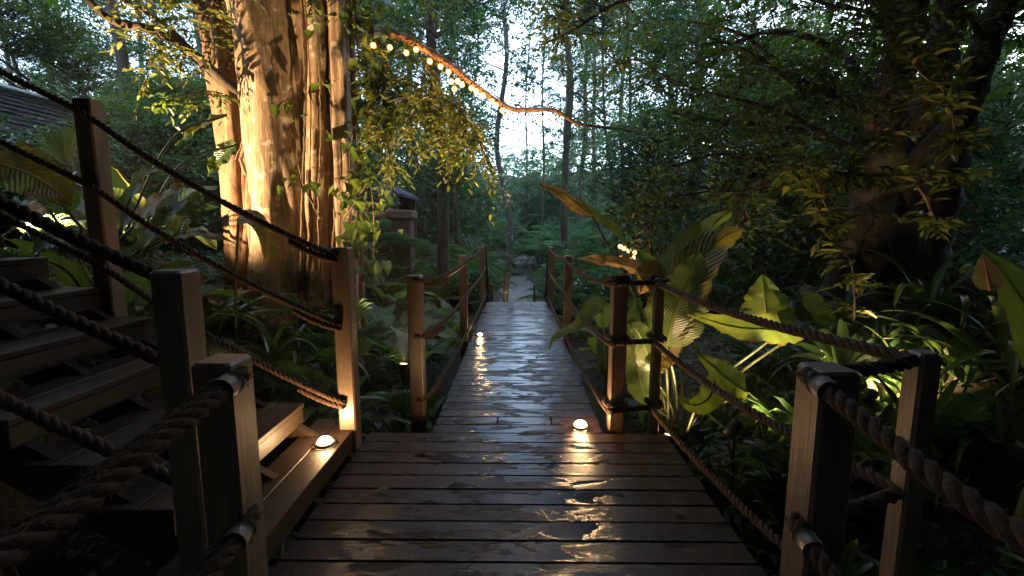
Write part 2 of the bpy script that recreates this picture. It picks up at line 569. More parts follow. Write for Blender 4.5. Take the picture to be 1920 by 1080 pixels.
M_black = simple_mat('black_plastic', (0.012, 0.012, 0.012), (0.03, 0.03, 0.03), 20, 0.45, 0.1)
WARM = (1.0, 0.60, 0.27)
M_lamp = emit_mat('warm_lens', WARM, 120)
M_lampsm = emit_mat('warm_lens_far', WARM, 80)
M_bulb = emit_mat('fairy_filament', (1.0, 0.50, 0.17), 75)
M_halo = emit_mat('amber_halo_shell', (1.0, 0.36, 0.07), 1.5)  # see-through glowing shell that stands in for the orange halo round each light
_nt = M_halo.node_tree
_o = _nt.nodes['Material Output']
_e = _o.inputs['Surface'].links[0].from_node
_t = _nt.nodes.new('ShaderNodeBsdfTransparent')
_m = _nt.nodes.new('ShaderNodeMixShader')
_m.inputs[0].default_value = 0.6
_nt.links.new(_t.outputs[0], _m.inputs[1]); _nt.links.new(_e.outputs[0], _m.inputs[2]); _nt.links.new(_m.outputs[0], _o.inputs['Surface'])

# ------------------------------------------------------------------ ground
xs = np.concatenate([np.linspace(-160, -14, 14), np.linspace(-12, 12, 97), np.linspace(14, 160, 14)])
ys = np.concatenate([np.linspace(-120, -8, 10), np.linspace(-6, 24, 121), np.linspace(26, 180, 40)])
gv = [(x, y, gz(x, y)) for y in ys for x in xs]
nx = len(xs)
gf = [(j * nx + i, j * nx + i + 1, (j + 1) * nx + i + 1, (j + 1) * nx + i) for j in range(len(ys) - 1) for i in range(nx - 1)]
ground = link('ground', mesh('ground', gv, gf, M_soil))
tag(ground, 'dark soil and leaf litter floor of the forest under all the plants', kind='structure')

# thin evening haze
hb = MB()
hb.box((0, 30, 20.5), (330, 310, 47))
M_haze = bpy.data.materials.new('haze')
M_haze.use_nodes = True
for n_ in list(M_haze.node_tree.nodes):
    if n_.type != 'OUTPUT_MATERIAL': M_haze.node_tree.nodes.remove(n_)
pv_ = M_haze.node_tree.nodes.new('ShaderNodeVolumePrincipled')
pv_.inputs['Color'].default_value = (0.85, 0.92, 1.0, 1)
pv_.inputs['Density'].default_value = HAZE
pv_.inputs['Anisotropy'].default_value = 0.2
M_haze.node_tree.links.new(pv_.outputs[0], M_haze.node_tree.nodes['Material Output'].inputs['Volume'])
tag(link('haze', hb.mesh('haze', M_haze)), 'thin bluish evening haze hanging through the whole forest', kind='stuff')

# gravel path beyond the boardwalk
pv, pf = [], []
for i in range(26):
    y = 9.6 + i * 0.36
    cx = 0.10 + 0.10 * math.sin(y * 0.6) - 0.02 * (y - 9.6)
    w = 0.78 + 0.08 * math.sin(y * 1.7)
    for k in range(7):
        x = cx + (k / 6 * 2 - 1) * w
        pv.append((x, y, max(gz(x, y), gz(cx, y)) + 0.025 - 0.05 * abs(k / 3 - 1) ** 4))
for i in range(25):
    for k in range(6):
        a = i * 7 + k
        pf.append((a, a + 1, a + 8, a + 7))
tag(link('gravel_path', mesh('gravel_path', pv, pf, M_gravel)), 'pale grey gravel path leading away beyond the end of the boardwalk', kind='structure')

# ------------------------------------------------------------------ boardwalk
PITCHB = 0.140


def board_mesh(name, L, w=0.133, t=0.03, mat=None, along='x'):
    b = MB()
    b.box((0, 0, 0), (L, w, t) if along == 'x' else (w, L, t), bev=0.004)
    return b.mesh(name, mat)


bw = empty('boardwalk', (0, 0, 0))
tag(bw, 'wet brown timber boardwalk running straight ahead into the trees', kind='structure')
bm_land = board_mesh('landing_board', 2.10, mat=M_deck)
bm_walk = board_mesh('walkway_board', 1.22, mat=M_deck)
bm_rear = board_mesh('rear_board', 1.42, mat=M_deck)
bm_a = board_mesh('short_board', 0.46, mat=M_deck)
bm_b = board_mesh('short_board', 0.40, mat=M_deck)
bm_c = board_mesh('short_board', 0.352, mat=M_deck)
y = 3.07 - PITCHB / 2
k = 0
while y > -1.8:
    me = bm_land if y > 1.3 else bm_rear
    link('board', me, bw, Matrix.Translation((R.uniform(-0.006, 0.006), y, -0.015 + R.uniform(-0.0012, 0.0012))) @ Matrix.Rotation(R.uniform(-0.0015, 0.0015), 4, 'Z') @ Matrix.Rotation(R.uniform(-0.007, 0.007), 4, 'X'))
    y -= PITCHB
y = 3.07 + PITCHB / 2
k = 0
while y < 8.74:
    T = lambda x: Matrix.Translation((x, y, -0.015 + R.uniform(-0.0015, 0.0015))) @ Matrix.Rotation(R.uniform(-0.009, 0.009), 4, 'X')
    if k == 1:
        link('board', bm_a, bw, T(-0.38)); link('board', bm_b, bw, T(0.056)); link('board', bm_c, bw, T(0.436))
    else:
        link('board', bm_walk, bw, T(R.uniform(-0.006, 0.006)))
    y += PITCHB
    k += 1
for (x0, y0, y1) in ((-0.52, 3.1, 8.7), (0.52, 3.1, 8.7), (0, 3.1, 8.7), (-0.95, 1.3, 3.0), (0.95, 1.3, 3.0), (0, 1.3, 3.0), (-0.6, -1.7, 1.3), (0.6, -1.7, 1.3)):
    b = MB(); b.bar((x0, y0, -0.105), (x0, y1, -0.105), 0.06, 0.14); link('joist', b.mesh('joist', M_beam), bw)
for yy in (1.35, 3.0, 4.9, 6.8, 8.6):
    for sx in (-0.5, 0.5):
        b = MB(); b.bar((sx, yy, -1.2), (sx, yy, -0.18), 0.1, 0.1, (0, 1, 0)); link('pile', b.mesh('pile', M_beam), bw)
# steps down at the far end
for i in range(3):
    b = MB(); b.box((0, 8.95 + i * 0.3, -0.17 - i * 0.16), (1.2, 0.29, 0.04), bev=0.004)
    link('step', b.mesh('step', M_deck), bw)

# ------------------------------------------------------------------ staircase up to the left
st = empty('wooden_staircase', (-1.1, 2.2, 0))
tag(st, 'dark timber staircase of open treads climbing to the left from the landing', 'staircase')
st_inv = Matrix.Translation((1.1, -2.2, 0))
RISE, RUN = 0.187, 0.308


def stair_part(name, b, mat):
    return link(name, b.mesh(name, mat), st, st_inv)


YN, YF = 1.67, 2.80
for i in range(9):
    zt = 0.142 + i * RISE
    xr = -1.065 - i * RUN
    y0 = YN if i else 1.38
    y1 = YF if i else 2.98
    for kx in range(2):
        b = MB(); b.box((xr - 0.078 - kx * 0.158, (y0 + y1) / 2, zt - 0.016), (0.150, y1 - y0, 0.032), bev=0.004)
        stair_part('tread_board', b, M_step)
    b = MB(); b.box((xr - 0.022, (y0 + y1) / 2, zt - 0.034 - 0.048), (0.024, y1 - y0 - 0.01, 0.094), bev=0.003)
    stair_part('fascia', b, M_fascia)
for yy in (YN + 0.07, YF - 0.07, (YN + YF) / 2):
    b = MB(); b.bar((-0.95, yy, -0.17), (-0.95 - 9 * RUN, yy, -0.17 + 9 * RISE), 0.045, 0.2)
    stair_part('stringer', b, M_beam)

# ------------------------------------------------------------------ posts
def post(x, y, s, zt, zb, label, rz=0.0):
    b = MB()
    h = zt - zb
    b.box((0, 0, h / 2), (s, s, h), bev=0.009)
    t = link('handrail_post', b.mesh('handrail_post', M_post))
    t.location = (x, y, zb); t.rotation_euler = (0, 0, rz)
    tag(t, label, 'post', 'posts of the rope handrails')
    return t


TH, TN = 0.110, 0.068
post(0.727, 3.22, TH, 1.09, -0.9, 'square timber post at the right inner corner where landing narrows to walkway', rz=-0.03)
post(1.02, 3.26, TN, 1.09, -1.0, 'slim dark post at the far right outer corner of the landing')
post(0.845, 1.205, TH, 1.075, -0.8, 'thick brown post nearest on the right with rope clamped at its top', rz=0.04)
post(1.222, 1.345, TN, 1.08, -0.8, 'slim post just behind the thick near right post', rz=0.03)
post(-0.818, 1.215, TH, 1.09, -0.8, 'near left post with a dark front face and wet droplets on its flat top', rz=-0.03)
post(-1.218, 1.60, TH, 1.30, -0.6, 'tall tan post at the near foot of the staircase', rz=-0.02)
post(-1.105, 2.86, TH, 1.325, -0.6, 'post at the far foot of the staircase lit orange near its base by deck light')
post(-2.61, 2.86, TH, 2.22, 0.0, 'reddish brown post high up beside the upper stairs')
post(-0.775, 3.42, TH, 1.09, -1.0, 'left post standing alone beside fan palm at start of walkway')
post(-0.70, 5.85, 0.10, 1.09, -1.0, 'second post along the left side of the walkway')
post(-0.655, 8.5, 0.10, 1.09, -1.0, 'orange lit last post at far left end of the walkway')
post(0.655, 5.85, 0.10, 1.09, -1.0, 'dark second post along the right side of the walkway')
post(0.63, 8.5, 0.10, 1.09, -1.0, 'last post at far right end of the walkway holding sloping ropes')
post(0.40, 10.6, 0.06, 0.12, -0.8, 'short thin dark post beside the gravel path')
post(-0.62, 10.9, 0.08, 0.10, -0.8, 'low post at left of the steps down to gravel')

# ------------------------------------------------------------------ ropes
def rope_mesh(P, r, lod=1.0, n=6, pitch=None):
    T, Nn, B = frames(P)
    s = np.concatenate([[0], np.cumsum(np.linalg.norm(np.diff(P, axis=0), axis=1))])
    pitch = pitch or r * 5.2
    Vs, Fs, off = [], [], 0
    wob = 1 + 0.06 * np.sin(s * 31) + 0.05 * np.sin(s * 77 + 1)
    for k in range(3):
        ph = 2 * np.pi * (s / pitch + k / 3.0)
        c = P + (r * 0.50 * wob)[:, None] * (np.cos(ph)[:, None] * Nn + np.sin(ph)[:, None] * B)
        V, Fq = tube_np(c, np.full(len(P), r * 0.54), n)
        Vs.append(V); Fs.append(Fq + off); off += len(V)
    return np.concatenate(Vs), np.concatenate(Fs)


def fibres(P, r, per_m, lmax=0.022):
    L = np.linalg.norm(np.diff(P, axis=0), axis=1).sum()
    n = int(L * per_m)
    T, Nn, B = frames(P)
    i = NP.randint(0, len(P), n)
    a = NP.uniform(0, 2 * np.pi, n)
    rd = np.cos(a)[:, None] * Nn[i] + np.sin(a)[:, None] * B[i]
    p = P[i] + rd * r * 0.92
    d = rd * NP.uniform(0.1, 0.9, (n, 1)) + T[i] * NP.uniform(-1, 1, (n, 1)) + NP.normal(0, 0.3, (n, 3))
    d /= np.linalg.norm(d, axis=1)[:, None]
    ln = NP.uniform(0.25, 1, (n, 1)) ** 1.6 * lmax
    sd = np.cross(d, rd) ; sd /= np.linalg.norm(sd, axis=1)[:, None] + 1e-9
    w = 0.00045
    bend = rd * ln * 0.2
    V = np.stack([p - sd * w, p + sd * w, p + d * ln * 0.6 + sd * w * 0.8 + bend, p + d * ln * 0.6 - sd * w * 0.8 + bend, p + d * ln], 1).reshape(-1, 3)
    b = np.arange(n)[:, None] * 5
    return V, np.concatenate([b + np.array([[0, 1, 2]]), b + np.array([[0, 2, 3]]), b + np.array([[3, 2, 4]])])


def sagged(pts, sags):
    """insert a hanging mid point between successive fixed points"""
    out = [Vector(pts[0])]
    for i in range(len(pts) - 1):
        a, b = Vector(pts[i]), Vector(pts[i + 1])
        if sags[i] > 0:
            for t in (0.25, 0.5, 0.75):
                out.append(a.lerp(b, t) - Vector((0, 0, sags[i] * 4 * t * (1 - t))))
        out.append(b)
    return out


ROPE_G = 'ropes of the handrails'


def rope(label, pts, sags, r=0.0215, step=0.012, fuzz=0, wraps=(), sleeves=(), tails=(), fl=0.022):
    P = smooth_path(sagged(pts, sags), step)
    jit = np.zeros_like(P)
    t = empty('handrail_rope', tuple(P[0]))
    tag(t, label, 'rope', ROPE_G)
    inv = Matrix.Translation(-Vector(P[0]))
    V, Fq = rope_mesh(P, r)
    link('strands', mesh('strands', V, Fq, M_rope), t, inv)
    allP = [P]
    for (x, y, s, z, turns) in wraps:
        h = s / 2 + r * 0.85
        c = r * 1.1
        ring = [(-h, -h + c), (-h + c, -h), (h - c, -h), (h, -h + c), (h, h - c), (h - c, h), (-h + c, h), (-h, h - c)]
        nr = int(8 * turns) + 1
        W_ = [(x + ring[q % 8][0], y + ring[q % 8][1], z + q / 8 * r * 1.9) for q in range(nr)]
        Pw = smooth_path(W_, 0.012)
        V, Fq = rope_mesh(Pw, r * 0.92)
        link('post_wrap', mesh('post_wrap', V, Fq, M_rope), t, inv)
        if fuzz: allP.append(Pw)
    for (a, b) in tails:
        Pt = smooth_path(sagged((a, b), (0.015,)), 0.012)
        V, Fq = rope_mesh(Pt, r * 0.95)
        link('spliced_tail', mesh('spliced_tail', V, Fq, M_rope), t, inv)
        if fuzz: allP.append(Pt)
    for (i_p, d) in sleeves:
        p0 = Vector(i_p); dv = Vector(d).normalized()
        Ps = np.array([tuple(p0 - dv * 0.024), tuple(p0), tuple(p0 + dv * 0.024)])
        V1, F1 = tube_np(Ps, np.full(3, r * 1.28), 20)
        V2, F2 = tube_np(Ps, np.full(3, r * 1.12), 20)
        n = 20
        cap = [(q, (q + 1) % n, len(V1) + (q + 1) % n, len(V1) + q) for q in range(n)]
        cap += [(2 * n + q, len(V1) + 2 * n + q, len(V1) + 2 * n + (q + 1) % n, 2 * n + (q + 1) % n) for q in range(n)]
        link('sleeve', mesh('sleeve', np.concatenate([V1, V2]), np.concatenate([F1, F2[:, ::-1] + len(V1), np.array(cap)]), M_metal), t, inv)
    if fuzz:
        Vs, Fs, off = [], [], 0
        for Pq in allP:
            V, Fq = fibres(Pq, r, fuzz, fl)
            Vs.append(V); Fs.append(Fq + off); off += len(V)
        o = link('frayed_fibres', mesh('frayed_fibres', np.concatenate(Vs), np.concatenate(Fs), M_fibre), t, inv)
        o['kind'] = 'stuff'
    return t


GX, GY = 0.79, 1.10
for (z, nm, zz) in ((1.055, 'upper', 0), (0.63, 'middle', 1), (0.13, 'lower', 2)):
    rope(f'thick {nm} rope of near right rail leaving the clamped post',
         [(GX - 0.005, 1.205, z), (GX - 0.022, 1.125, z + 0.0), (GX - 0.03, 0.95, z - 0.025), (0.73, 0.55, z - 0.05), (0.72, -0.5, z)], [0, 0, 0, 0], 0.0225, 0.008,
         fuzz=900, sleeves=[((GX - 0.024, 1.105, z - 0.003), (0.05, 1, 0.12))])
    rope(f'{nm} rope from the near right posts sagging along the landing edge',
         [(0.90, 1.225, z), (1.06, 1.29, z - 0.008), (1.19, 1.34, z), (1.185, 1.40, z), (0.99, 3.20, z + 0.0), (1.02, 3.22, z)], [0, 0, 0, 0.05 if zz else 0.035, 0], 0.021, 0.010,
         fuzz=260)
    rope(f'{nm} rope of the right walkway rail from landing corner to far end',
         [(1.02, 3.225, z + 0.01), (0.90, 3.20, z + 0.006), (0.727, 3.155, z + 0.01), (0.66, 3.17, z), (0.60, 5.85, z - 0.01), (0.585, 8.5, z + 0.0), (0.60, 9.5, z - 0.95), (0.60, 10.2, z - 1.2)],
         [0, 0, 0, 0.055, 0.03, 0.02, 0], 0.021, 0.015, fuzz=90,
         wraps=[(0.727, 3.22, TH, z, 1.25), (1.02, 3.26, TN, z, 1.1)])
    rope(f'{nm} rope of the left walkway rail from the lone post to the far end',
         [(-0.775, 3.36, z), (-0.71, 3.45, z - 0.01), (-0.645, 5.85, z - 0.02), (-0.60, 8.5, z + 0.03), (-0.60, 9.5, z - 0.95), (-0.62, 10.9, z - 1.2)],
         [0, 0.05, 0.03, 0.02, 0], 0.021, 0.015, fuzz=90,
         tails=[((-0.745, 3.40, z - 0.03), (-0.69, 4.2, z - 0.115))])
for (za, zb, nm) in ((1.275, 2.13, 'upper'), (0.845, 1.70, 'middle'), (0.335, 1.22, 'lower')):
    sl = (zb - za) / 1.5
    rope(f'{nm} rope along far side of staircase looped on the lit post',
         [(-1.105, 2.795, za), (-1.17, 2.79, za + 0.02), (-2.60, 2.79, zb), (-4.3, 2.80, zb + sl * 1.7)], [0, 0.055, 0.03], 0.0205, 0.011, fuzz=160,
         tails=[((-1.11, 2.785, za - 0.03), (-1.40, 2.79, za + 0.09))])
for (za, nm) in ((1.23, 'upper'), (0.90, 'middle'), (0.42, 'lower')):
    rope(f'{nm} dark rope on near side of the staircase tied to tall post',
         [(-1.218, 1.645, za), (-1.29, 1.66, za + 0.02), (-3.1, 1.66, za + 1.06)], [0, 0.05], 0.026, 0.010, fuzz=500)
for (z, nm) in ((1.045, 'upper'), (0.63, 'middle')):
    e = 0.03
    rope(f'heavy doubled {nm} rope of the near left rail with bright frayed fibres underneath',
         [(-0.765, 1.215, z), (-0.745, 1.13, z), (-0.742, 0.9, z - 0.03), (-0.735, 0.55, z - 0.06), (-0.72, -0.4, z)], [0, 0, 0, 0], 0.024, 0.008,
         fuzz=2200, fl=0.03, sleeves=[((-0.744, 1.115, z), (-0.02, 1, 0.1))],
         tails=[((-0.78, 1.14, z - 0.005), (-0.762, 0.34, z - 0.085))])

# ------------------------------------------------------------------ lamps
def dome(r, n=14, m=6, zs=1.0):
    V, Fq = [], []
    for j in range(m):
        a = j / m * math.pi / 2
        for i in range(n):
            t = 2 * math.pi * i / n
            V.append((r * math.cos(a) * math.cos(t), r * math.cos(a) * math.sin(t), r * math.sin(a) * zs))
    V.append((0, 0, r * zs))
    for j in range(m - 1):
        for i in range(n):
            Fq.append((j * n + i, j * n + (i + 1) % n, (j + 1) * n + (i + 1) % n, (j + 1) * n + i))
    for i in range(n): Fq.append(((m - 1) * n + i, (m - 1) * n + (i + 1) % n, m * n))
    return V, Fq


def deck_lamp(x, y, z, label, r=0.043, mat=None):
    t = empty('deck_light', (x, y, z))
    tag(t, label, 'light', 'deck lights along the boardwalk')
    b = MB()
    V, Fq = tube_np(np.array([(0, 0, 0.0), (0, 0, 0.010), (0, 0, 0.016), (0, 0, 0.016)]), np.array([r * 1.45, r * 1.45, r * 1.25, r * 0.9]), 20)
    b.add(V, Fq)
    link('housing', b.mesh('housing', M_metal, True), t)
    V, Fq = dome(r, zs=0.8)
    link('lens', mesh('lens', V, Fq, mat or M_lamp), t, Matrix.Translation((0, 0, 0.014)))


deck_lamp(-1.165, 2.60, 0.144, 'glowing deck light on the bottom stair board beside the lit post')
deck_lamp(0.462, 3.17, 0.002, 'brightest deck light at right edge where the walkway starts')
deck_lamp(-0.50, 5.98, 0.002, 'deck light halfway along the left edge of the walkway', 0.026, M_lampsm)
deck_lamp(-0.34, 11.6, gz(-0.34, 11.6) + 0.03, 'tiny far light beside the gravel path past the boardwalk end', 0.03, M_lampsm)


def garden_spot(p, target, power, label, size=rad(75), blend=0.6):
    p = Vector(p); d = (Vector(target) - p).normalized()
    t = empty('garden_spotlight', (p.x, p.y, gz(p.x, p.y)))
    tag(t, label, 'spotlight', 'garden spotlights among the plants')
    inv = Matrix.Translation((-p.x, -p.y, -gz(p.x, p.y)))
    b = MB(); b.bar((p.x, p.y, gz(p.x, p.y) - 0.05), tuple(p - d * 0.05), 0.02, 0.02, (1, 0.2, 0)); link('stake', b.mesh('stake', M_black), t, inv)
    V, Fq = tube_np(np.array([tuple(p - d * q) for q in (0.12, 0.118, 0.02, -0.0)]), np.array([0.0004, 0.034, 0.041, 0.042]), 16)
    link('housing', mesh('housing', V, Fq, M_black), t, inv)
    V, Fq = tube_np(np.array([tuple(p - d * 0.022), tuple(p - d * 0.0215)]), np.array([0.036, 0.0005]), 16)
    link('lens', mesh('lens', V, Fq, M_lampsm), t, inv)
    l = bpy.data.lights.new('spot', 'SPOT')
    l.energy = power; l.spot_size = size; l.spot_blend = blend; l.shadow_soft_size = 0.025; l.color = (1.0, 0.65, 0.34)
    lo = bpy.data.objects.new('spot_beam', l); COL.objects.link(lo)
    lo.parent = t
    lo.matrix_basis = inv @ (Matrix.Translation(p + d * 0.01) @ d.to_track_quat('-Z', 'Y').to_matrix().to_4x4())


garden_spot((-4.5, 4.1, 1.42), (-3.0, 5.65, 2.95), 980, 'black garden spotlight aimed up at the great fig trunk among bright leaves', rad(100))
garden_spot((-1.22, 4.72, 0.0), (-1.05, 5.1, 3.0), 240, 'black garden spotlight at right foot of the fig shining up into branches', rad(80))
garden_spot((1.47, 2.9, 0.16), (2.7, 3.5, 1.2), 30, 'small garden spotlight glowing among plants right of the landing', rad(75))
garden_spot((1.17, 3.31, -0.12), (1.36, 3.6, 1.35), 26, 'small garden spotlight hidden at foot of the giant paddle leaves', rad(78))

garden_spot((2.62, 3.25, gz(2.62, 3.25) + 0.30), (3.45, 3.75, 0.7), 34, 'added spotlight brightening the littered right bank', rad(115))  # extra lamp, put in to throw warm light on the bank

# ------------------------------------------------------------------ leaf geometry
T6 = np.array([(0, 0, 0), (0.33, 0.5, 0.10), (0.72, 0.36, 0.04), (1, 0, -0.12), (0.72, -0.36, 0.04), (0.33, -0.5, 0.10)])
F6 = np.array([(0, 3, 2, 1), (0, 5, 4, 3)])
T4 = np.array([(0, 0, 0), (0.45, 0.5, 0.08), (1, 0, -0.06), (0.45, -0.5, 0.08)])
F4 = np.array([(0, 3, 2, 1)])


def leaves(base, d, nrm, L, Wd, six=True):
    T, Fc = (T6, F6) if six else (T4, F4)
    d = d / (np.linalg.norm(d, axis=1)[:, None] + 1e-9)
    s = np.cross(nrm, d); s /= np.linalg.norm(s, axis=1)[:, None] + 1e-9
    n = np.cross(d, s)
    V = base[:, None, :] + L[:, None, None] * T[None, :, 0:1] * d[:, None, :] + Wd[:, None, None] * T[None, :, 1:2] * s[:, None, :] + L[:, None, None] * T[None, :, 2:3] * n[:, None, :]
    m = len(base)
    Fq = (np.arange(m) * len(T))[:, None, None] + Fc[None]
    return V.reshape(-1, 3), Fq.reshape(-1, 4)


def twig_leaves(origins, dirs, lens, per, Lr, wr=0.42, six=True, droop=0.25, spread=0.9):
    """leaves set alternately along many twigs; returns verts, faces and the twigs' own thin tubes"""
    n = len(origins)
    t = (np.arange(per) + 0.6) / per
    tt = np.tile(t, n)
    oi = np.repeat(np.arange(n), per)
    o, dd, ll = origins[oi], dirs[oi], lens[oi]
    base = o + dd * (ll * tt)[:, None] - np.array([0, 0, 1.0]) * (droop * ll * tt ** 2)[:, None]
    sd = np.cross(dd, np.array([0, 0, 1.0])); sd /= np.linalg.norm(sd, axis=1)[:, None] + 1e-9
    sgn = np.where(np.arange(n * per) % 2 == 0, 1.0, -1.0)[:, None]
    ld = dd * 0.65 + sd * sgn * spread * NP.uniform(0.5, 1.1, (n * per, 1)) + np.array([0, 0, -0.25]) + NP.normal(0, 0.28, (n * per, 3))
    nr = np.array([0, 0, 1.0]) + NP.normal(0, 0.45, (n * per, 3))
    L = NP.uniform(Lr[0], Lr[1], n * per)
    return leaves(base, ld, nr, L, L * wr * NP.uniform(0.8, 1.15, n * per), six)


def twig_tubes(origins, dirs, lens, r=0.003, droop=0.25):
    n = len(origins)
    t = np.array([0, 0.5, 1.0])
    P = origins[:, None, :] + dirs[:, None, :] * (lens[:, None] * t)[:, :, None]
    P[:, :, 2] -= droop * lens[:, None] * t ** 2
    a = np.array([0, 2.094, 4.189])
    up = np.array([0, 0, 1.0])
    sd = np.cross(dirs, up); sd /= np.linalg.norm(sd, axis=1)[:, None] + 1e-9
    u = np.cross(sd, dirs)
    rr = r * np.array([1, 0.7, 0.3])
    V = P[:, :, None, :] + rr[None, :, None, None] * (np.cos(a)[None, None, :, None] * sd[:, None, None, :] + np.sin(a)[None, None, :, None] * u[:, None, None, :])
    Fq = []
    for i in range(2):
        for j in range(3):
            Fq.append((i * 3 + j, i * 3 + (j + 1) % 3, i * 3 + 3 + (j + 1) % 3, i * 3 + 3 + j))
    Fq = (np.arange(n) * 9)[:, None, None] + np.array(Fq)[None]
    return V.reshape(-1, 3), Fq.reshape(-1, 4)


def unit(n, up=0.0, flat=1.0):
    d = NP.normal(0, 1, (n, 3)); d[:, 2] *= flat; d[:, 2] += up
    return d / np.linalg.norm(d, axis=1)[:, None]


def branch_points(paths, per_m, t0=0.15):
    P, D = [], []
    for p in paths:
        q = smooth_path(p, 0.05)
        L = np.linalg.norm(np.diff(q, axis=0), axis=1).sum()
        n = max(2, int(L * per_m))
        i = NP.randint(int(len(q) * t0), len(q), n)
        T = np.gradient(q, axis=0)
        P.append(q[i]); D.append(T[i] / (np.linalg.norm(T[i], axis=1)[:, None] + 1e-9))
    return np.concatenate(P), np.concatenate(D)


def spray(paths, per_m, tw_len, per, Lr, mat, name='crown', six=True, droop=0.3, wr=0.42, t0=0.15, flat=0.5, up=0.05, fwd=0.5, barkm=None):
    """foliage mesh: twigs off the given branch paths, leaves along the twigs"""
    o, d = branch_points(paths, per_m, t0)
    dirs = unit(len(o), up, flat) + d * fwd
    dirs /= np.linalg.norm(dirs, axis=1)[:, None]
    ln = NP.uniform(tw_len[0], tw_len[1], len(o))
    V, Fq = twig_leaves(o, dirs, ln, per, Lr, wr, six, droop)
    V2, F2 = twig_tubes(o, dirs, ln, 0.004, droop)
    return mesh(name, V, Fq, mat), mesh('twigs', V2, F2, barkm or M_bark)


def limb(path, r0, r1, mat, n=8, step=0.08, rough=0.12, name='limb'):
    P = smooth_path(path, step)
    t = np.linspace(0, 1, len(P))
    r = r0 + (r1 - r0) * t ** 0.85
    r = r * (1 + rough * np.sin(np.arange(len(P)) * 1.3 + R.uniform(0, 6)) * NP.uniform(0.2, 1, len(P)))
    V, Fq = tube_np(P, r, n)
    V += NP.normal(0, 1, V.shape) * (np.repeat(r, n) * rough * 0.35)[:, None]
    return mesh(name, V, Fq, mat)


# ------------------------------------------------------------------ the great fig on the left
FY = 5.85
fig = empty('strangler_fig_tree', (-2.8, FY, gz(-2.8, FY)))
tag(fig, 'huge floodlit fig tree of many fused pale stems behind the left stairs', 'tree')
fig_inv = Matrix.Translation((2.8, -FY, -gz(-2.8, FY)))


def stem(track, r0, r1, mat=None, flut=5, fa=0.13, seed=0, n=26, flare=0.5, top=None):
    pts = [at(x, y, Y) for (x, y, Y) in track]
    if top: pts += [Vector(t) for t in top]
    pts = [Vector((pts[0].x, pts[0].y, gz(pts[0].x, pts[0].y) - 0.3))] + pts
    P = smooth_path(pts, 0.045)
    t = np.linspace(0, 1, len(P))
    r = (r0 + (r1 - r0) * t) * (1 + flare * np.exp(-t * 9))
    a = np.linspace(0, 2 * np.pi, n, endpoint=False)
    tw = 1.1 * np.sin(P[:, 2] * 0.9 + seed) * 0.5
    prof = 1 + fa * np.sin(flut * a[None, :] + seed + tw[:, None] * 2) + 0.06 * np.sin(3 * a[None, :] + seed * 2 + P[:, 2:3] * 1.7)
    nz = np.array([[mnoise.noise(Vector((math.cos(q) * 1.3 + seed * 5, math.sin(q) * 1.3, z * 0.9))) for q in a] for z in P[:, 2]])
    nz2 = np.array([[mnoise.noise(Vector((math.cos(q) * 4 + seed * 3, math.sin(q) * 4, z * 2.4))) for q in a] for z in P[:, 2]])
    prof = prof + 0.16 * nz + 0.07 * nz2
    V, Fq = tube_np(P, r, n, prof=prof)
    return link('trunk_stem', mesh('trunk_stem', V, Fq, mat or M_fig), fig, fig_inv)


# (pixel x, pixel y, depth) of each stem from its foot upward
stem([(470, 540, 5.9), (462, 420, 5.9), (455, 300, 5.95), (432, 150, 6.0), (400, 0, 6.0)], 0.20, 0.24, M_figrough, 6, 0.16, 1, top=[(-4.7, 6.1, 6.5), (-5.6, 6.2, 8.5)])
stem([(520, 560, 5.62), (522, 420, 5.65), (515, 300, 5.68), (500, 150, 5.72), (468, 0, 5.75)], 0.27, 0.30, M_fig, 4, 0.10, 2, top=[(-3.9, 5.8, 6.4), (-4.2, 5.8, 9)])
stem([(556, 560, 5.72), (554, 420, 5.75), (545, 300, 5.75), (535, 150, 5.8), (510, 0, 5.8)], 0.17, 0.21, M_fig, 3, 0.10, 3, top=[(-3.4, 5.8, 6.4), (-3.4, 5.8, 9)])
stem([(500, 550, 5.55), (487, 470, 5.5), (478, 390, 5.6), (476, 330, 5.75)], 0.13, 0.09, M_figrough, 4, 0.12, 4)
stem([(575, 560, 6.05), (575, 300, 6.05), (572, 0, 6.05)], 0.34, 0.34, M_figrough, 6, 0.14, 5, top=[(-2.6, 6.0, 6.5), (-2.5, 6, 9)])
stem([(588, 560, 5.66), (588, 420, 5.66), (592, 250, 5.68), (594, 100, 5.68), (588, 0, 5.7)], 0.105, 0.095, M_fig, 4, 0.10, 6, top=[(-2.5, 5.7, 6.4), (-2.5, 5.8, 9)])
stem([(614, 560, 5.74), (606, 420, 5.74), (611, 250, 5.78), (603, 100, 5.8), (604, 0, 5.8)], 0.07, 0.06, M_fig, 3, 0.12, 7, top=[(-2.35, 5.8, 6.4), (-2.3, 5.8, 9)])
stem([(650, 560, 5.66), (650, 420, 5.66), (642, 250, 5.7), (635, 120, 5.72), (630, 0, 5.75)], 0.115, 0.10, M_fig, 5, 0.12, 8, top=[(-2.2, 5.8, 6.4), (-2.1, 5.9, 9)])
stem([(628, 560, 6.0), (630, 300, 6.0), (622, 0, 6.0)], 0.22, 0.22, M_figrough, 6, 0.14, 9, top=[(-2.1, 6.0, 6.5), (-2.0, 6, 9)])
stem([(672, 560, 5.8), (668, 420, 5.8), (662, 250, 5.82), (655, 100, 5.85), (662, 0, 5.85)], 0.075, 0.06, M_figrough, 4, 0.15, 10, top=[(-2.0, 5.85, 6.4), (-1.9, 5.9, 9)])
stem([(448, 550, 5.75), (466, 430, 5.72), (462, 330, 5.78), (470, 230, 5.85)], 0.075, 0.045, M_figrough, 3, 0.15, 11)
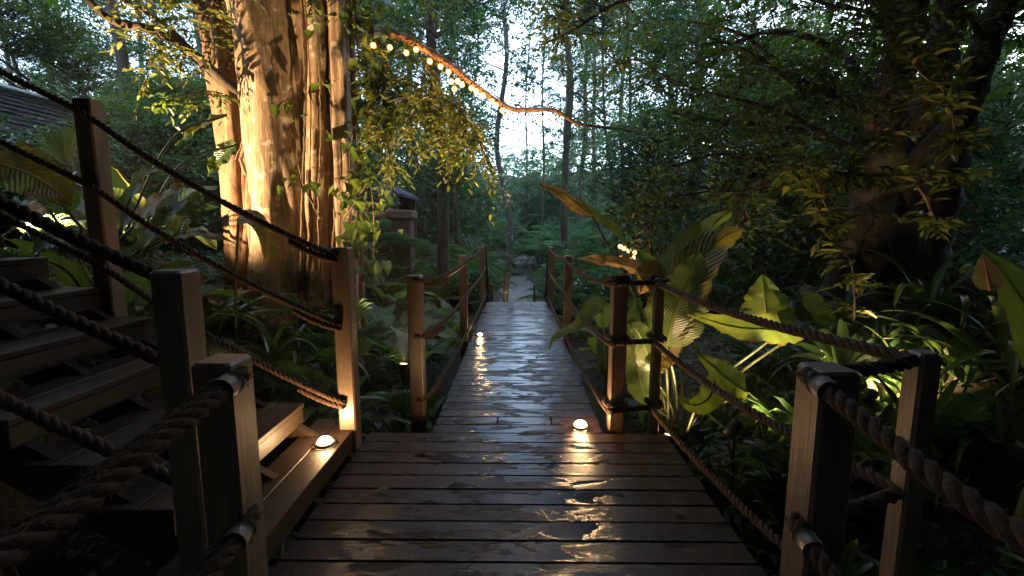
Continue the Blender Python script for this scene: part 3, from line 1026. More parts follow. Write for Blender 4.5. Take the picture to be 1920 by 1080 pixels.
# thin aerial roots that cling to the stems
roots = MB()
for (tr, r) in (([(563, 560, 5.5), (566, 400, 5.5), (572, 200, 5.55), (566, 0, 5.6)], 0.014), ([(600, 520, 5.55), (597, 380, 5.55), (602, 240, 5.58), (596, 60, 5.6)], 0.012),
                ([(625, 480, 5.6), (628, 300, 5.62), (618, 120, 5.66), (622, 0, 5.66)], 0.016), ([(577, 540, 5.55), (580, 430, 5.52), (577, 320, 5.55)], 0.02),
                ([(463, 330, 5.62), (452, 300, 5.65), (460, 270, 5.66), (470, 240, 5.7)], 0.022), ([(660, 420, 5.55), (655, 330, 5.58), (662, 250, 5.6), (690, 180, 5.6)], 0.008),
                ([(440, 300, 5.7), (470, 240, 5.55), (520, 200, 5.42), (560, 150, 5.5)], 0.007)):
    P = smooth_path([at(*q) for q in tr], 0.05)
    P += NP.normal(0, 0.004, P.shape)
    V, Fq = tube_np(P, np.full(len(P), r), 6)
    roots.add(V, Fq)
link('aerial_roots', roots.mesh('aerial_roots', M_vine, True), fig, fig_inv)


def figlimb(path, r0, r1, mat=M_figrough, n=9):
    return link('limb', limb([at(*q) for q in path], r0, r1, mat, n), fig, fig_inv)


LIGHT_LIMB = [(655, 45, 5.85), (705, 60, 5.7), (760, 72, 5.6), (805, 98, 5.55), (850, 128, 5.6), (900, 168, 5.6), (955, 203, 5.65), (1000, 206, 5.7), (1040, 207, 5.75), (1085, 232, 5.9), (1150, 240, 6.3), (1230, 250, 6.9)]
figlimb(LIGHT_LIMB, 0.058, 0.008)
LEFT_LIMB = [(452, 178, 5.95), (425, 158, 5.8), (385, 122, 5.6), (330, 78, 5.45), (280, 55, 5.4), (215, 40, 5.3), (170, 5, 5.2), (120, -60, 5.2)]
figlimb(LEFT_LIMB, 0.075, 0.03, M_bark)
figlimb([(400, 135, 5.66), (350, 85, 5.5), (300, 40, 5.4), (230, 0, 5.3), (170, -40, 5.2)], 0.035, 0.018, M_bark)
figlimb([(390, 128, 5.6), (400, 90, 5.5), (395, 40, 5.4), (410, -30, 5.3)], 0.02, 0.01, M_bark)
figlimb([(700, 60, 5.7), (735, 140, 5.5), (755, 185, 5.4), (790, 215, 5.3)], 0.022, 0.008, M_bark)
figlimb([(690, 210, 5.5), (745, 186, 5.3), (815, 180, 5.1), (860, 205, 5.0), (895, 260, 4.9), (925, 330, 4.85)], 0.014, 0.004, M_bark)
figlimb([(450, 190, 5.6), (400, 172, 5.3), (350, 178, 5.1), (290, 195, 4.9)], 0.012, 0.004, M_vine)

# golden hanging spray right of the trunk and the lit leaves left of it
gp = [[at(*q) for q in tr] for tr in (
    [(745, 186, 5.3), (815, 180, 5.1), (860, 205, 5.0), (895, 260, 4.9), (925, 325, 4.85)],
    [(760, 190, 5.3), (800, 215, 5.1), (830, 255, 5.0), (850, 300, 4.95)],
    [(740, 195, 5.4), (760, 235, 5.3), (790, 280, 5.2)], [(780, 185, 5.2), (840, 225, 5.3), (880, 280, 5.3)],
    [(720, 120, 5.6), (745, 150, 5.5), (790, 165, 5.4)], [(700, 90, 5.6), (720, 160, 5.5), (730, 230, 5.4)], [(760, 72, 5.6), (800, 130, 5.5), (810, 190, 5.4)], [(705, 60, 5.7), (690, 120, 5.5), (700, 200, 5.4)], [(680, 200, 5.5), (720, 260, 5.3), (740, 330, 5.2)], [(800, 190, 5.4), (850, 210, 5.3), (905, 240, 5.2)])]
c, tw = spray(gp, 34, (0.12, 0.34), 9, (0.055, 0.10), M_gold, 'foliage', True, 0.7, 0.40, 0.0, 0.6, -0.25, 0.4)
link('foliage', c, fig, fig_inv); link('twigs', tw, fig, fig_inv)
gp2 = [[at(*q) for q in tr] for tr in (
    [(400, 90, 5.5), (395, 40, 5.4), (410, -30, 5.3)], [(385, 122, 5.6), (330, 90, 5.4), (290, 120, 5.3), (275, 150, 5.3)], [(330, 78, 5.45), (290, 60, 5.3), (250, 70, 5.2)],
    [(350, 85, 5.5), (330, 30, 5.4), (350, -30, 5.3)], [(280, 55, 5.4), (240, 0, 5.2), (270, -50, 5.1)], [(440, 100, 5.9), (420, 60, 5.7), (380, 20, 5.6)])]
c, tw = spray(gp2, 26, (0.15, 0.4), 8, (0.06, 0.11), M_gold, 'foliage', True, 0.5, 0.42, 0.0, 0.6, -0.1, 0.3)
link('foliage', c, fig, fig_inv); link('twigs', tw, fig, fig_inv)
gp3 = [[at(*q) for q in tr] for tr in ([(450, 190, 5.6), (400, 172, 5.3), (350, 178, 5.1), (290, 195, 4.9)], [(400, 172, 5.3), (370, 200, 5.2), (330, 205, 5.1)],
                                       [(560, 30, 5.6), (620, -20, 5.4), (700, -30, 5.3)], [(660, 20, 5.6), (720, 10, 5.5), (800, -20, 5.4)])]
c, tw = spray(gp3, 16, (0.12, 0.34), 7, (0.06, 0.11), M_canopy, 'foliage', True, 0.4, 0.40, 0.0, 0.6, -0.1, 0.3)
link('foliage', c, fig, fig_inv)
# high crown, above the frame
hc = []
for i in range(46):
    a = R.uniform(0, 6.28); rr = R.uniform(0.5, 4.6); z0 = R.uniform(5.2, 9.5)
    p0 = Vector((-2.9, 5.9, z0 - 1.0)); p1 = Vector((-2.9 + math.cos(a) * rr, 5.9 + math.sin(a) * rr, z0))
    hc.append([p0, p0.lerp(p1, 0.5) + Vector((0, 0, 0.3)), p1])
c, tw = spray(hc, 11, (0.3, 0.8), 11, (0.10, 0.17), M_canopy, 'crown', False, 0.4)
link('crown', c, fig, fig_inv)

# climbing leaves on the fig's right flank
HEART = None


def heart_leaf_mesh(L, Wd, mat, seed):
    V, Fq, uv = [], [], []
    nl, nw = 8, 3
    for i in range(nl + 1):
        t = i / nl
        w = Wd * 0.5 * (math.sin(math.pi * min(1, t * 0.93 + 0.12) ** 0.72)) ** 0.9 if t < 1 else 0.0
        for j in range(-nw, nw + 1):
            u = j / nw
            back = -0.12 * L * (abs(u) ** 1.5) * max(0, 1 - t * 4)
            V.append((u * w, t * L + back, 0.22 * w * abs(u) - 0.28 * L * t * t + 0.01 * L * math.sin(t * 9 + seed + u * 3)))
            uv.append((0.5 + u * 0.5, t))
    m = 2 * nw + 1
    for i in range(nl):
        for j in range(m - 1):
            Fq.append((i * m + j, i * m + j + 1, (i + 1) * m + j + 1, (i + 1) * m + j))
    return mesh('leaf', np.array(V), np.array(Fq), mat, True, uv)


hl = [heart_leaf_mesh(1.0, 0.62, M_broad, s) for s in range(3)]
vine = empty('climbing_vine', tuple(at(690, 480, 5.6)))
tag(vine, 'leafy climbing vine clinging to the right flank of the fig trunk', 'vine')
vinv = Matrix.Translation(-at(690, 480, 5.6))
vs = MB()
for tr in ([(690, 520, 5.6), (684, 380, 5.6), (668, 240, 5.6), (672, 120, 5.62), (660, 0, 5.65)], [(700, 500, 5.55), (700, 400, 5.5), (690, 300, 5.5), (686, 180, 5.55), (690, 60, 5.6)],
           [(600, 410, 5.45), (570, 350, 5.42), (560, 310, 5.4)], [(640, 420, 5.45), (665, 380, 5.4), (690, 340, 5.4)]):
    vs.tube(smooth_path([at(*q) for q in tr], 0.06), [0.008] * len(smooth_path([at(*q) for q in tr], 0.06)), 5)
link('stem', vs.mesh('stem', M_vine, True), vine, vinv)


def place_leaf(parent, inv, p, aim, roll, s, me, name='leaf'):
    d = Vector(aim).normalized()
    q = d.to_track_quat('Y', 'Z').to_matrix().to_4x4()
    return link(name, me, parent, inv @ (Matrix.Translation(p) @ q @ Matrix.Rotation(roll, 4, 'Y') @ Matrix.Scale(s, 4)))


for i in range(230):
    py = R.uniform(-10, 520)
    px = 668 + 18 * math.sin(py / 90.0) + R.gauss(12, 20) + (18 if py > 300 else 0)
    place_leaf(vine, vinv, at(px, py, 5.62 + R.uniform(-0.22, 0.05)), (R.uniform(-0.2, 0.9), -0.7 + R.uniform(-0.4, 0.3), R.uniform(-1.1, -0.1)), R.uniform(-0.8, 0.8), R.choice((0.09, 0.12, 0.15, 0.18, 0.24)), R.choice(hl))
for (cx, cy, n) in ((570, 350, 9), (640, 360, 12), (598, 175, 5), (560, 210, 5), (690, 170, 6), (600, 30, 6), (690, 330, 10), (520, 20, 5), (720, 350, 6)):
    for i in range(n):
        place_leaf(vine, vinv, at(cx + R.gauss(0, 16), cy + R.gauss(0, 16), 5.42 + R.uniform(-0.05, 0.06)), (R.uniform(-0.7, 0.9), -0.8, R.uniform(-1.0, 0.1)), R.uniform(-0.8, 0.8), R.uniform(0.08, 0.20), R.choice(hl))

# ------------------------------------------------------------------ fairy lights
def ico(r):
    V, Fq = [], []
    t = (1 + 5 ** 0.5) / 2
    for v in ((-1, t, 0), (1, t, 0), (-1, -t, 0), (1, -t, 0), (0, -1, t), (0, 1, t), (0, -1, -t), (0, 1, -t), (t, 0, -1), (t, 0, 1), (-t, 0, -1), (-t, 0, 1)):
        V.append(tuple(Vector(v).normalized() * r))
    Fq = [(0, 11, 5), (0, 5, 1), (0, 1, 7), (0, 7, 10), (0, 10, 11), (1, 5, 9), (5, 11, 4), (11, 10, 2), (10, 7, 6), (7, 1, 8), (3, 9, 4), (3, 4, 2), (3, 2, 6), (3, 6, 8), (3, 8, 9), (4, 9, 5), (2, 4, 11), (6, 2, 10), (8, 6, 7), (9, 8, 1)]
    return V, Fq


fil_me = mesh('filament', *ico(0.016), M_bulb)
_gv, _gf = dome(0.031, 14, 5)
_gv2 = [(a, b_, -c_) for a, b_, c_ in _gv]
halo_me = mesh('bulb_halo', _gv + _gv2, _gf + [tuple(i + len(_gv) for i in reversed(q)) for q in _gf], M_halo)


def light_string(label, spots, cable_pts):
    p0 = at(*spots[0])
    t = empty('fairy_light_string', p0)
    tag(t, label, 'fairy lights', 'strings of fairy lights')
    inv = Matrix.Translation(-p0)
    b = MB()
    P = smooth_path(cable_pts, 0.04)
    b.tube(P, [0.004] * len(P), 5)
    for s in spots:
        q = at(*s)
        near = Vector(min(P, key=lambda w: (Vector(w) - q).length))
        b.tube([near, near.lerp(q, 0.5) + Vector((0.01, 0, 0)), q + Vector((0, 0, 0.05))], [0.003] * 3, 4)
        b.tube([q + Vector((0, 0, 0.055)), q + Vector((0, 0, 0.034))], [0.008, 0.012], 6)
    link('cable', b.mesh('cable', M_black, True), t, inv)
    for s in spots:
        g_ = link('bulb_halo', halo_me, t, inv @ Matrix.Translation(at(*s)))
        link('filament', fil_me, g_)


spots = [(700, 78), (731, 82), (762, 92), (806, 108), (826, 118), (841, 128), (846, 146), (858, 145), (866, 152), (852, 160), (884, 158), (905, 172), (922, 183), (942, 200), (961, 213), (986, 216), (1013, 215), (1036, 213), (1045, 228), (780, 86), (893, 164), (930, 190)]
light_string('string of glowing orange fairy lights hung along the long branch above the boardwalk',
             [(x, y + 7, 5.45) for x, y in spots], [at(x, y - (10 if x < 960 else 6), Y - 0.05) for (x, y, Y) in LIGHT_LIMB[:10]])

# ------------------------------------------------------------------ long leaves built along explicit midribs
def ribbon_leaf(mid, Wd, face, mat, fold=0.18, ripple=0.02, nu=4, tipw=0.55, petiole=0.0, seed=0, split=False, curl=0.0):
    """one leaf blade along a midrib; Wd is the full width, face the way its upper side looks"""
    P = smooth_path(mid, max(0.02, (Vector(mid[0]) - Vector(mid[-1])).length / 22))
    T = np.gradient(P, axis=0); T /= np.linalg.norm(T, axis=1)[:, None]
    f = np.array(tuple(face), float); f = f / np.linalg.norm(f)
    s = np.cross(T, f[None]); s /= np.linalg.norm(s, axis=1)[:, None] + 1e-9
    nn = np.cross(s, T)
    n = len(P)
    t = np.linspace(0, 1, n)
    tp = np.clip((t - petiole) / (1 - petiole), 0, 1)
    w = Wd * 0.5 * np.sin(np.pi * tp ** tipw) ** 0.75
    w = np.where(tp <= 0, 0.004, np.maximum(w, 0.003))
    us = np.linspace(-1, 1, 2 * nu + 1)
    V, uv = [], []
    for i in range(n):
        for u in us:
            rp = ripple * math.sin(t[i] * 17 + seed + 2 * u) * abs(u) + ripple * 0.5 * math.sin(t[i] * 41 + seed * 3) * abs(u)
            ww = w[i] * (1 + 0.035 * math.sin(t[i] * 55 + seed * 2 + (1.3 if u > 0 else 0)))
            if split and abs(u) > 0.9 and (i * 7 + seed * 3 + (2 if u > 0 else 0)) % 6 == 0: ww *= 0.86
            V.append(P[i] + s[i] * u * ww + nn[i] * (fold * w[i] * abs(u) + rp - curl * w[i] * u * u))
            uv.append((0.5 + 0.5 * u, tp[i]))
    m = len(us)
    a = np.arange(n - 1)[:, None] * m + np.arange(m - 1)[None]
    Fq = np.stack([a, a + 1, a + m + 1, a + m], -1).reshape(-1, 4)
    # a rounded rib and stalk along the underside
    V2, F2 = tube_np(P - nn * 0.004, np.linspace(0.011, 0.003, n), 5)
    Fq = np.concatenate([Fq, F2 + len(V)])
    uv += [(0.5, 0.5)] * len(V2)
    return mesh('leaf', np.concatenate([np.array(V), V2]), Fq, mat, True, uv)


# ------------------------------------------------------------------ giant leaf clump right of the landing
GC = Vector((1.35, 3.75, gz(1.35, 3.75)))
gc = empty('giant_leaf_plant', GC)
tag(gc, 'tall plant with huge paddle leaves glowing green and tan behind the right landing posts', 'plant')
gci = Matrix.Translation(-GC)
CALL = [
    # midrib (px,py,Y)..., width, facing, material
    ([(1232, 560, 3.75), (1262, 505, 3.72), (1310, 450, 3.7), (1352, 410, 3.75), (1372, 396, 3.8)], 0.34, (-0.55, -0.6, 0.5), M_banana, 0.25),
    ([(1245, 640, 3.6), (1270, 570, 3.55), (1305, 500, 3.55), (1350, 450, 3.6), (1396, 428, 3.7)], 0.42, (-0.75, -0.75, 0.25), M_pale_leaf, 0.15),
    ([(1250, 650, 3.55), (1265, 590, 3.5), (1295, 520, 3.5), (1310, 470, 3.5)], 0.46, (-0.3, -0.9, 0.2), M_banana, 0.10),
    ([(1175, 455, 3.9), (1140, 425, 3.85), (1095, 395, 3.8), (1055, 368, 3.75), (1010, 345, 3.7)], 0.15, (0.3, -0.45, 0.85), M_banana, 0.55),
    ([(1110, 405, 3.79), (1080, 385, 3.76), (1050, 362, 3.72), (1012, 343, 3.69)], 0.115, (-0.35, -0.8, -0.35), M_lit_tan_leaf, 0.15),
    ([(1240, 520, 3.8), (1200, 505, 3.7), (1150, 492, 3.6), (1085, 484, 3.55)], 0.26, (0.0, -0.5, 0.85), M_lit_tan_leaf, 0.10),
    ([(1240, 500, 3.8), (1215, 520, 3.65), (1205, 540, 3.55), (1200, 552, 3.5)], 0.24, (0.1, -0.9, 0.4), M_lit_tan_leaf, 0.1),
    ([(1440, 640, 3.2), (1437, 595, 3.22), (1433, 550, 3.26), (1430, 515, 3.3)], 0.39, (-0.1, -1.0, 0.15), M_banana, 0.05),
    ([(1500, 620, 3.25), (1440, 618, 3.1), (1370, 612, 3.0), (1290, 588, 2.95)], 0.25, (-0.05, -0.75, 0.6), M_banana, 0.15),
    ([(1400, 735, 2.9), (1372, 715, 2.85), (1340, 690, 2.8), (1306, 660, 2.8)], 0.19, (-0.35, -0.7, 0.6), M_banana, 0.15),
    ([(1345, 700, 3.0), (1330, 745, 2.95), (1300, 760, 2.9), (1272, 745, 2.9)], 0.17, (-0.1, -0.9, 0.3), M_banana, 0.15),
    ([(1225, 700, 3.6), (1255, 650, 3.6), (1268, 590, 3.62), (1262, 545, 3.65)], 0.20, (-0.6, -0.8, 0.1), M_lit_tan_leaf, 0.2),
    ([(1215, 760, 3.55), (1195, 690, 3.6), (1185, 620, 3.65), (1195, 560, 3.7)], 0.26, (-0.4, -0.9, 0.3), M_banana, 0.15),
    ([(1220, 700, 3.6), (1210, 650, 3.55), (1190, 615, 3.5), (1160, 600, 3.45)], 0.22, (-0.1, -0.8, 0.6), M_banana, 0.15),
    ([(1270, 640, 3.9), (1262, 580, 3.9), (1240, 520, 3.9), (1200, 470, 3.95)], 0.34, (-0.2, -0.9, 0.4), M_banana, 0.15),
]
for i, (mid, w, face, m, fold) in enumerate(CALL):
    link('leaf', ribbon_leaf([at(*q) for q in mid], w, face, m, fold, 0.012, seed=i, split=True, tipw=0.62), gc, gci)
for i, (mid, w, face, m, fold) in enumerate(CALL):
    b = MB()
    e = at(*mid[0])
    base = GC + Vector((R.uniform(-0.16, 0.16), R.uniform(-0.2, 0.1), 0.0))
    midp = base.lerp(e, 0.55) + Vector(((base.x - e.x) * 0.15, 0, 0.10))
    P = smooth_path([base, midp, e], 0.08)
    b.tube(P, list(np.linspace(0.016, 0.009, len(P))), 7)
    link('stalk', b.mesh('stalk', M_stem, True), gc, gci)

# the curled pale leaf lying over the walkway's right edge
p0 = at(1100, 592, 4.35)
dl = empty('drooping_leaf_plant', (0.95, 4.7, gz(0.95, 4.7)))
tag(dl, 'plant at right edge of walkway with one pale leaf drooping onto the boards', 'plant')
dli = Matrix.Translation((-0.95, -4.7, -gz(0.95, 4.7)))
link('leaf', ribbon_leaf([(0.95, 4.7, -0.1), at(1125, 575, 4.5), at(1085, 612, 4.4), at(1045, 632, 4.4), at(1028, 655, 4.5)], 0.17, (-0.2, -0.6, 0.8), M_banana, 0.5, 0.006, seed=3, petiole=0.3), dl, dli)
for i in range(6):
    a = R.uniform(-0.6, 2.2)
    link('leaf', ribbon_leaf([(0.95, 4.7, -0.5), (0.95 + 0.1 * math.cos(a), 4.7 + 0.1 * math.sin(a), 0.05), (0.98 + 0.35 * math.cos(a), 4.7 + 0.35 * math.sin(a), R.uniform(0.15, 0.35)), (1.0 + 0.6 * math.cos(a), 4.7 + 0.6 * math.sin(a), R.uniform(0, 0.2))], 0.17, (0, -0.2, 1), M_banana, 0.25, 0.006, seed=i, petiole=0.3), dl, dli)

# the big leaf at the right margin
rl = empty('banana_leaf_plant', (2.45, 2.1, gz(2.45, 2.1)))
tag(rl, 'banana plant at the right margin with one tall leaf showing a tan tip', 'plant')
rli = Matrix.Translation((-2.45, -2.1, -gz(2.45, 2.1)))
link('leaf', ribbon_leaf([at(1990, 720, 2.0), at(1945, 610, 2.02), at(1895, 530, 2.05), at(1845, 470, 2.1)], 0.26, (-0.35, -0.85, 0.3), M_banana, 0.25, 0.008, seed=1), rl, rli)
link('leaf', ribbon_leaf([at(1858, 545, 2.06), at(1850, 510, 2.07), at(1842, 475, 2.08)], 0.10, (-0.9, -0.5, 0.3), M_lit_tan_leaf, 0.1, 0.006, seed=2), rl, rli)
b = MB(); b.tube([(2.45, 2.1, gz(2.45, 2.1)), (2.5, 2.05, 0.6), tuple(at(1990, 720, 2.0))], [0.03, 0.022, 0.012], 8)
link('stalk', b.mesh('stalk', M_stem, True), rl, rli)


# ------------------------------------------------------------------ generic plants
def blade_mesh(L, Wd, e0, curv, mat, lp=0.0, fold=0.2, nl=12, nu=2, seed=0, tipw=0.6, ripple=0.01):
    """leaf starting at the origin, leaning toward +Y, elevation e0 bending by curv"""
    pts = [Vector((0, 0, 0))]
    tot = L + lp
    for i in range(nl):
        t = (i + 0.5) / nl
        a = e0 - curv * t ** 1.4
        pts.append(pts[-1] + Vector((0.03 * math.sin(seed + t * 3) * tot / nl, math.cos(a), math.sin(a))) * (tot / nl))
    P = np.array([tuple(p) for p in pts])
    T = np.gradient(P, axis=0); T /= np.linalg.norm(T, axis=1)[:, None]
    s = np.tile(np.array([1.0, 0, 0]), (len(P), 1))
    nn = np.cross(s, T)
    tp = np.clip((np.linspace(0, tot, len(P)) - lp) / L, 0, 1)
    w = Wd * 0.5 * np.sin(np.pi * np.clip(tp, 0.0, 1) ** tipw) ** 0.8
    w = np.where(tp <= 0, 0.005, np.maximum(w, 0.002))
    us = np.linspace(-1, 1, 2 * nu + 1)
    V, uv = [], []
    for i in range(len(P)):
        for u in us:
            V.append(P[i] + s[i] * u * w[i] + nn[i] * (fold * w[i] * abs(u) + ripple * math.sin(i * 1.9 + seed + u * 2) * abs(u)))
            uv.append((0.5 + 0.5 * u, tp[i]))
    m = len(us)
    a = np.arange(len(P) - 1)[:, None] * m + np.arange(m - 1)[None]
    Fq = np.stack([a, a + 1, a + m + 1, a + m], -1).reshape(-1, 4)
    return mesh('leaf', np.array(V), Fq, mat, True, uv)


def fan_mesh(Rr, lp, e0, mat, nseg=15, seed=0, spread=2.5):
    """palm frond: a stalk and a pleated fan of narrow segments with drooping tips"""
    rg = random.Random(seed)
    V, Fq = [], []
    hub = Vector((0, lp * math.cos(e0), lp * math.sin(e0)))
    t = (hub).normalized()
    upv = Vector((0, -t.z, t.y))
    P = np.array([(0, 0, 0), tuple(hub * 0.5 + upv * 0.03 * lp), tuple(hub)])
    V2, F2 = tube_np(P, np.array([0.010, 0.008, 0.006]), 5)
    V += [tuple(v) for v in V2]; Fq += [tuple(q) for q in F2]
    for i in range(nseg):
        a = (i / (nseg - 1) - 0.5) * spread
        L = Rr * (1 - 0.22 * abs(a / spread * 2) ** 1.5) * rg.uniform(0.92, 1.05)
        d = t * math.cos(a) + Vector((1, 0, 0)) * math.sin(a)
        sd = (Vector((1, 0, 0)) * math.cos(a) - t * math.sin(a))
        wd = L * spread / nseg * 0.60
        drp = rg.uniform(0.12, 0.4)
        base = len(V)
        for (q, ww, dz) in ((0.02, 0.12, 0), (0.35, 0.85, 0.02), (0.62, 1.0, -0.03), (0.85, 0.6, -0.35 * drp), (1.0, 0.04, -0.9 * drp)):
            c = hub + d * (L * q) + upv * (0.12 * L * q * (1 - q)) + Vector((0, 0, dz * L))
            V.append(tuple(c - sd * (wd * ww * 0.5) + upv * 0.004)); V.append(tuple(c + upv * (-0.16 * wd * ww))); V.append(tuple(c + sd * (wd * ww * 0.5) + upv * 0.004))
        for k in range(4):
            b = base + k * 3
            Fq += [(b, b + 1, b + 4, b + 3), (b + 1, b + 2, b + 5, b + 4)]
    return mesh('frond', V, Fq, mat, False)


def pinnate_mesh(L, e0, curv, mat, nleaf=22, ll=0.2, droop=0.2, lw=0.14, seed=0):
    rg = random.Random(seed)
    pts = [Vector((0, 0, 0))]
    n = 14
    for i in range(n):
        t = (i + 0.5) / n
        a = e0 - curv * t ** 1.3
        pts.append(pts[-1] + Vector((0, math.cos(a), math.sin(a))) * (L / n))
    P = np.array([tuple(p) for p in pts])
    V2, F2 = tube_np(P, np.linspace(0.010 * L, 0.003 * L, len(P)), 4)
    T = np.gradient(P, axis=0); T /= np.linalg.norm(T, axis=1)[:, None]
    B, D, Nn, Ls = [], [], [], []
    for k in range(nleaf):
        t = 0.18 + 0.82 * k / (nleaf - 1)
        f = t * n; i = min(n - 1, int(f)); p = P[i] * (1 - f + i) + P[i + 1] * (f - i)
        ln = ll * L * (math.sin(math.pi * (0.12 + 0.86 * t)) ** 0.7)
        nn = np.cross(np.array([1.0, 0, 0]), T[i])
        for sg in (-1, 1):
            B.append(p); D.append(np.array([sg, 0, 0]) * 0.92 + T[i] * 0.45 - np.array([0, 0, 1]) * droop * rg.uniform(0.5, 1.4)); Nn.append(nn); Ls.append(ln * rg.uniform(0.9, 1.08))
    Ls = np.array(Ls)
    V, Fq = leaves(np.array(B), np.array(D), np.array(Nn), Ls, Ls * lw, True)
    return mesh('frond', np.concatenate([V2, V]), np.concatenate([F2, Fq + len(V2)]), mat, False)


STRAPS = [blade_mesh(1.0, R.uniform(0.07, 0.10), e, c, M_strap, fold=0.35, seed=i, tipw=0.42, ripple=0.004) for i, (e, c) in enumerate(((1.35, 1.6), (1.2, 2.0), (1.0, 1.9), (1.3, 2.5), (0.8, 1.4), (1.1, 2.7)))]
WIDES = [blade_mesh(1.0, R.uniform(0.12, 0.16), e, c, M_strap, fold=0.28, seed=i, tipw=0.5, ripple=0.006) for i, (e, c) in enumerate(((1.3, 1.7), (1.1, 2.0), (0.9, 1.8), (1.2, 2.5)))]
BROADS = [blade_mesh(0.62, R.uniform(0.26, 0.34), e, c, M_broad, lp=0.38, fold=0.22, nu=3, seed=i, tipw=0.62, ripple=0.018) for i, (e, c) in enumerate(((1.3, 1.4), (1.15, 1.8), (0.95, 1.5), (1.35, 0.8)))]
FANS = [fan_mesh(0.42, 0.62, e, M_palm, 15, i) for i, e in enumerate((1.25, 0.95, 0.65, 0.4))]
FINEFANS = [fan_mesh(0.40, 0.5, e, M_palm, 11, 10 + i, 2.9) for i, e in enumerate((1.2, 0.8, 0.45))]
FERNS = [pinnate_mesh(1.0, e, c, M_fern, 22, 0.2, 0.25, 0.16, i) for i, (e, c) in enumerate(((1.25, 1.7), (1.0, 1.7), (0.8, 1.5), (1.35, 1.2)))]
GING = [pinnate_mesh(1.0, e, c, M_under, 9, 0.34, 0.25, 0.24, 20 + i) for i, (e, c) in enumerate(((1.4, 0.7), (1.3, 1.0), (1.15, 1.2)))]


def plant(name, label, cat, loc, meshes, n, s, part='leaf', group=None, tilt=0.25, arc=None, zoff=0.0):
    t = empty(name, (loc[0], loc[1], (gz(loc[0], loc[1]) if len(loc) < 3 else loc[2]) - 0.02))
    tag(t, label, cat, group)
    a0 = R.uniform(0, 6.28)
    for i in range(n):
        a = a0 + i * 2.39996 if arc is None else R.uniform(*arc)
        M = Matrix.Rotation(a, 4, 'Z') @ Matrix.Translation((0, 0.02 * s, zoff)) @ Matrix.Rotation(R.uniform(-tilt, tilt), 4, 'X') @ Matrix.Rotation(R.uniform(-0.3, 0.3), 4, 'Y') @ Matrix.Scale(s * R.uniform(0.7, 1.12), 4)
        link(part, R.choice(meshes), t, M)
    return t


# ---- left: plants behind and beside the stairs
def on(px, py, Y):
    p = at(px, py, Y)
    return (p.x, p.y)


plant('strap_leaf_plant', 'lush strap leaf lily just behind the near left posts beside the stairs', 'plant', (-1.75, 3.35), WIDES, 16, 1.05)
plant('strap_leaf_plant', 'dark arching strap leaf plant left of the lit stair foot post', 'plant', (-1.62, 3.9), WIDES, 15, 1.1)
plant('strap_leaf_plant', 'strap leaf plant with long green blades in front of the fig base', 'plant', (-2.35, 4.3), STRAPS, 18, 1.2)
plant('strap_leaf_plant', 'brightly lit strap leaf plant at the left foot of the fig', 'plant', (-3.1, 4.5), STRAPS, 18, 1.0)
plant('strap_leaf_plant', 'small strap leaf tuft low between the stairs and lit post', 'plant', (-1.30, 3.25), STRAPS, 14, 0.6)
plant('strap_leaf_plant', 'strap leaf tuft between lit post and lone left post', 'plant', (-1.15, 4.1), STRAPS, 14, 0.7)
plant('broad_leaf_plant', 'broad leaf plant glowing yellow beside the upper stair post', 'plant', (-3.35, 3.7), BROADS, 9, 1.15)
plant('broad_leaf_plant', 'floodlit broad leaf plant nearest the fig spotlight', 'plant', (-3.3, 3.95), BROADS, 9, 0.75)
plant('strap_leaf_plant', 'floodlit strap leaf plant left of the fig foot', 'plant', (-3.0, 4.75), WIDES, 12, 0.7)
plant('strap_leaf_plant', 'floodlit strap leaf tuft behind the upper stair post', 'plant', (-4.45, 5.15), WIDES, 13, 0.8)
plant('broad_leaf_plant', 'broad leaf plant right behind the upper stair rope', 'plant', (-2.9, 3.75), BROADS, 8, 0.95)
plant('broad_leaf_plant', 'tall broad leaf plant left of the fig under the dark limb', 'plant', (-4.7, 5.7), BROADS, 8, 1.45)
plant('broad_leaf_plant', 'broad leaf plant with dark leaves at far left above the treads', 'plant', (-4.9, 3.0), BROADS, 9, 1.2)
plant('broad_leaf_plant', 'low broad leaf plant in shadow under the stair treads', 'plant', (-2.55, 3.15), BROADS, 6, 0.7)
plant('fan_palm', 'fan palm with dark pleated fronds behind the lit stair foot post', 'palm', (-1.9, 4.3), FANS, 11, 1.0, 'frond')
plant('fan_palm', 'low fan palm drooping between the two posts at left of walkway', 'palm', (-0.98, 3.7), FANS, 9, 0.72, 'frond')
plant('fan_palm', 'fan palm right at the base of the fig stems', 'palm', (-2.15, 4.95), FANS, 10, 1.1, 'frond')
plant('fan_palm', 'fan palm in dusk light at far left below the shingle roof', 'palm', (-5.6, 5.2), FANS, 12, 1.5, 'frond', zoff=0.3)
plant('fan_palm', 'second bluish fan palm at far left beyond the stairs', 'palm', (-4.9, 4.4), FANS, 10, 1.2, 'frond')
plant('broad_leaf_plant', 'dark broad leaf plant behind the lone left post', 'plant', (-1.35, 5.4), BROADS, 10, 1.2)
plant('broad_leaf_plant', 'shining broad leaf plant before the red stone pillar', 'plant', (-1.9, 6.6), BROADS, 11, 1.35)
plant('broad_leaf_plant', 'broad leaf plant left of walkway near its second post', 'plant', (-1.15, 6.6), BROADS, 9, 1.0)
plant('broad_leaf_plant', 'low broad leaf plant at the far left end of the boardwalk', 'plant', (-1.15, 8.2), BROADS, 9, 0.9)
plant('fern', 'fern tuft between lone left post and walkway boards', 'fern', (-1.0, 4.7), FERNS, 10, 0.6, 'frond')

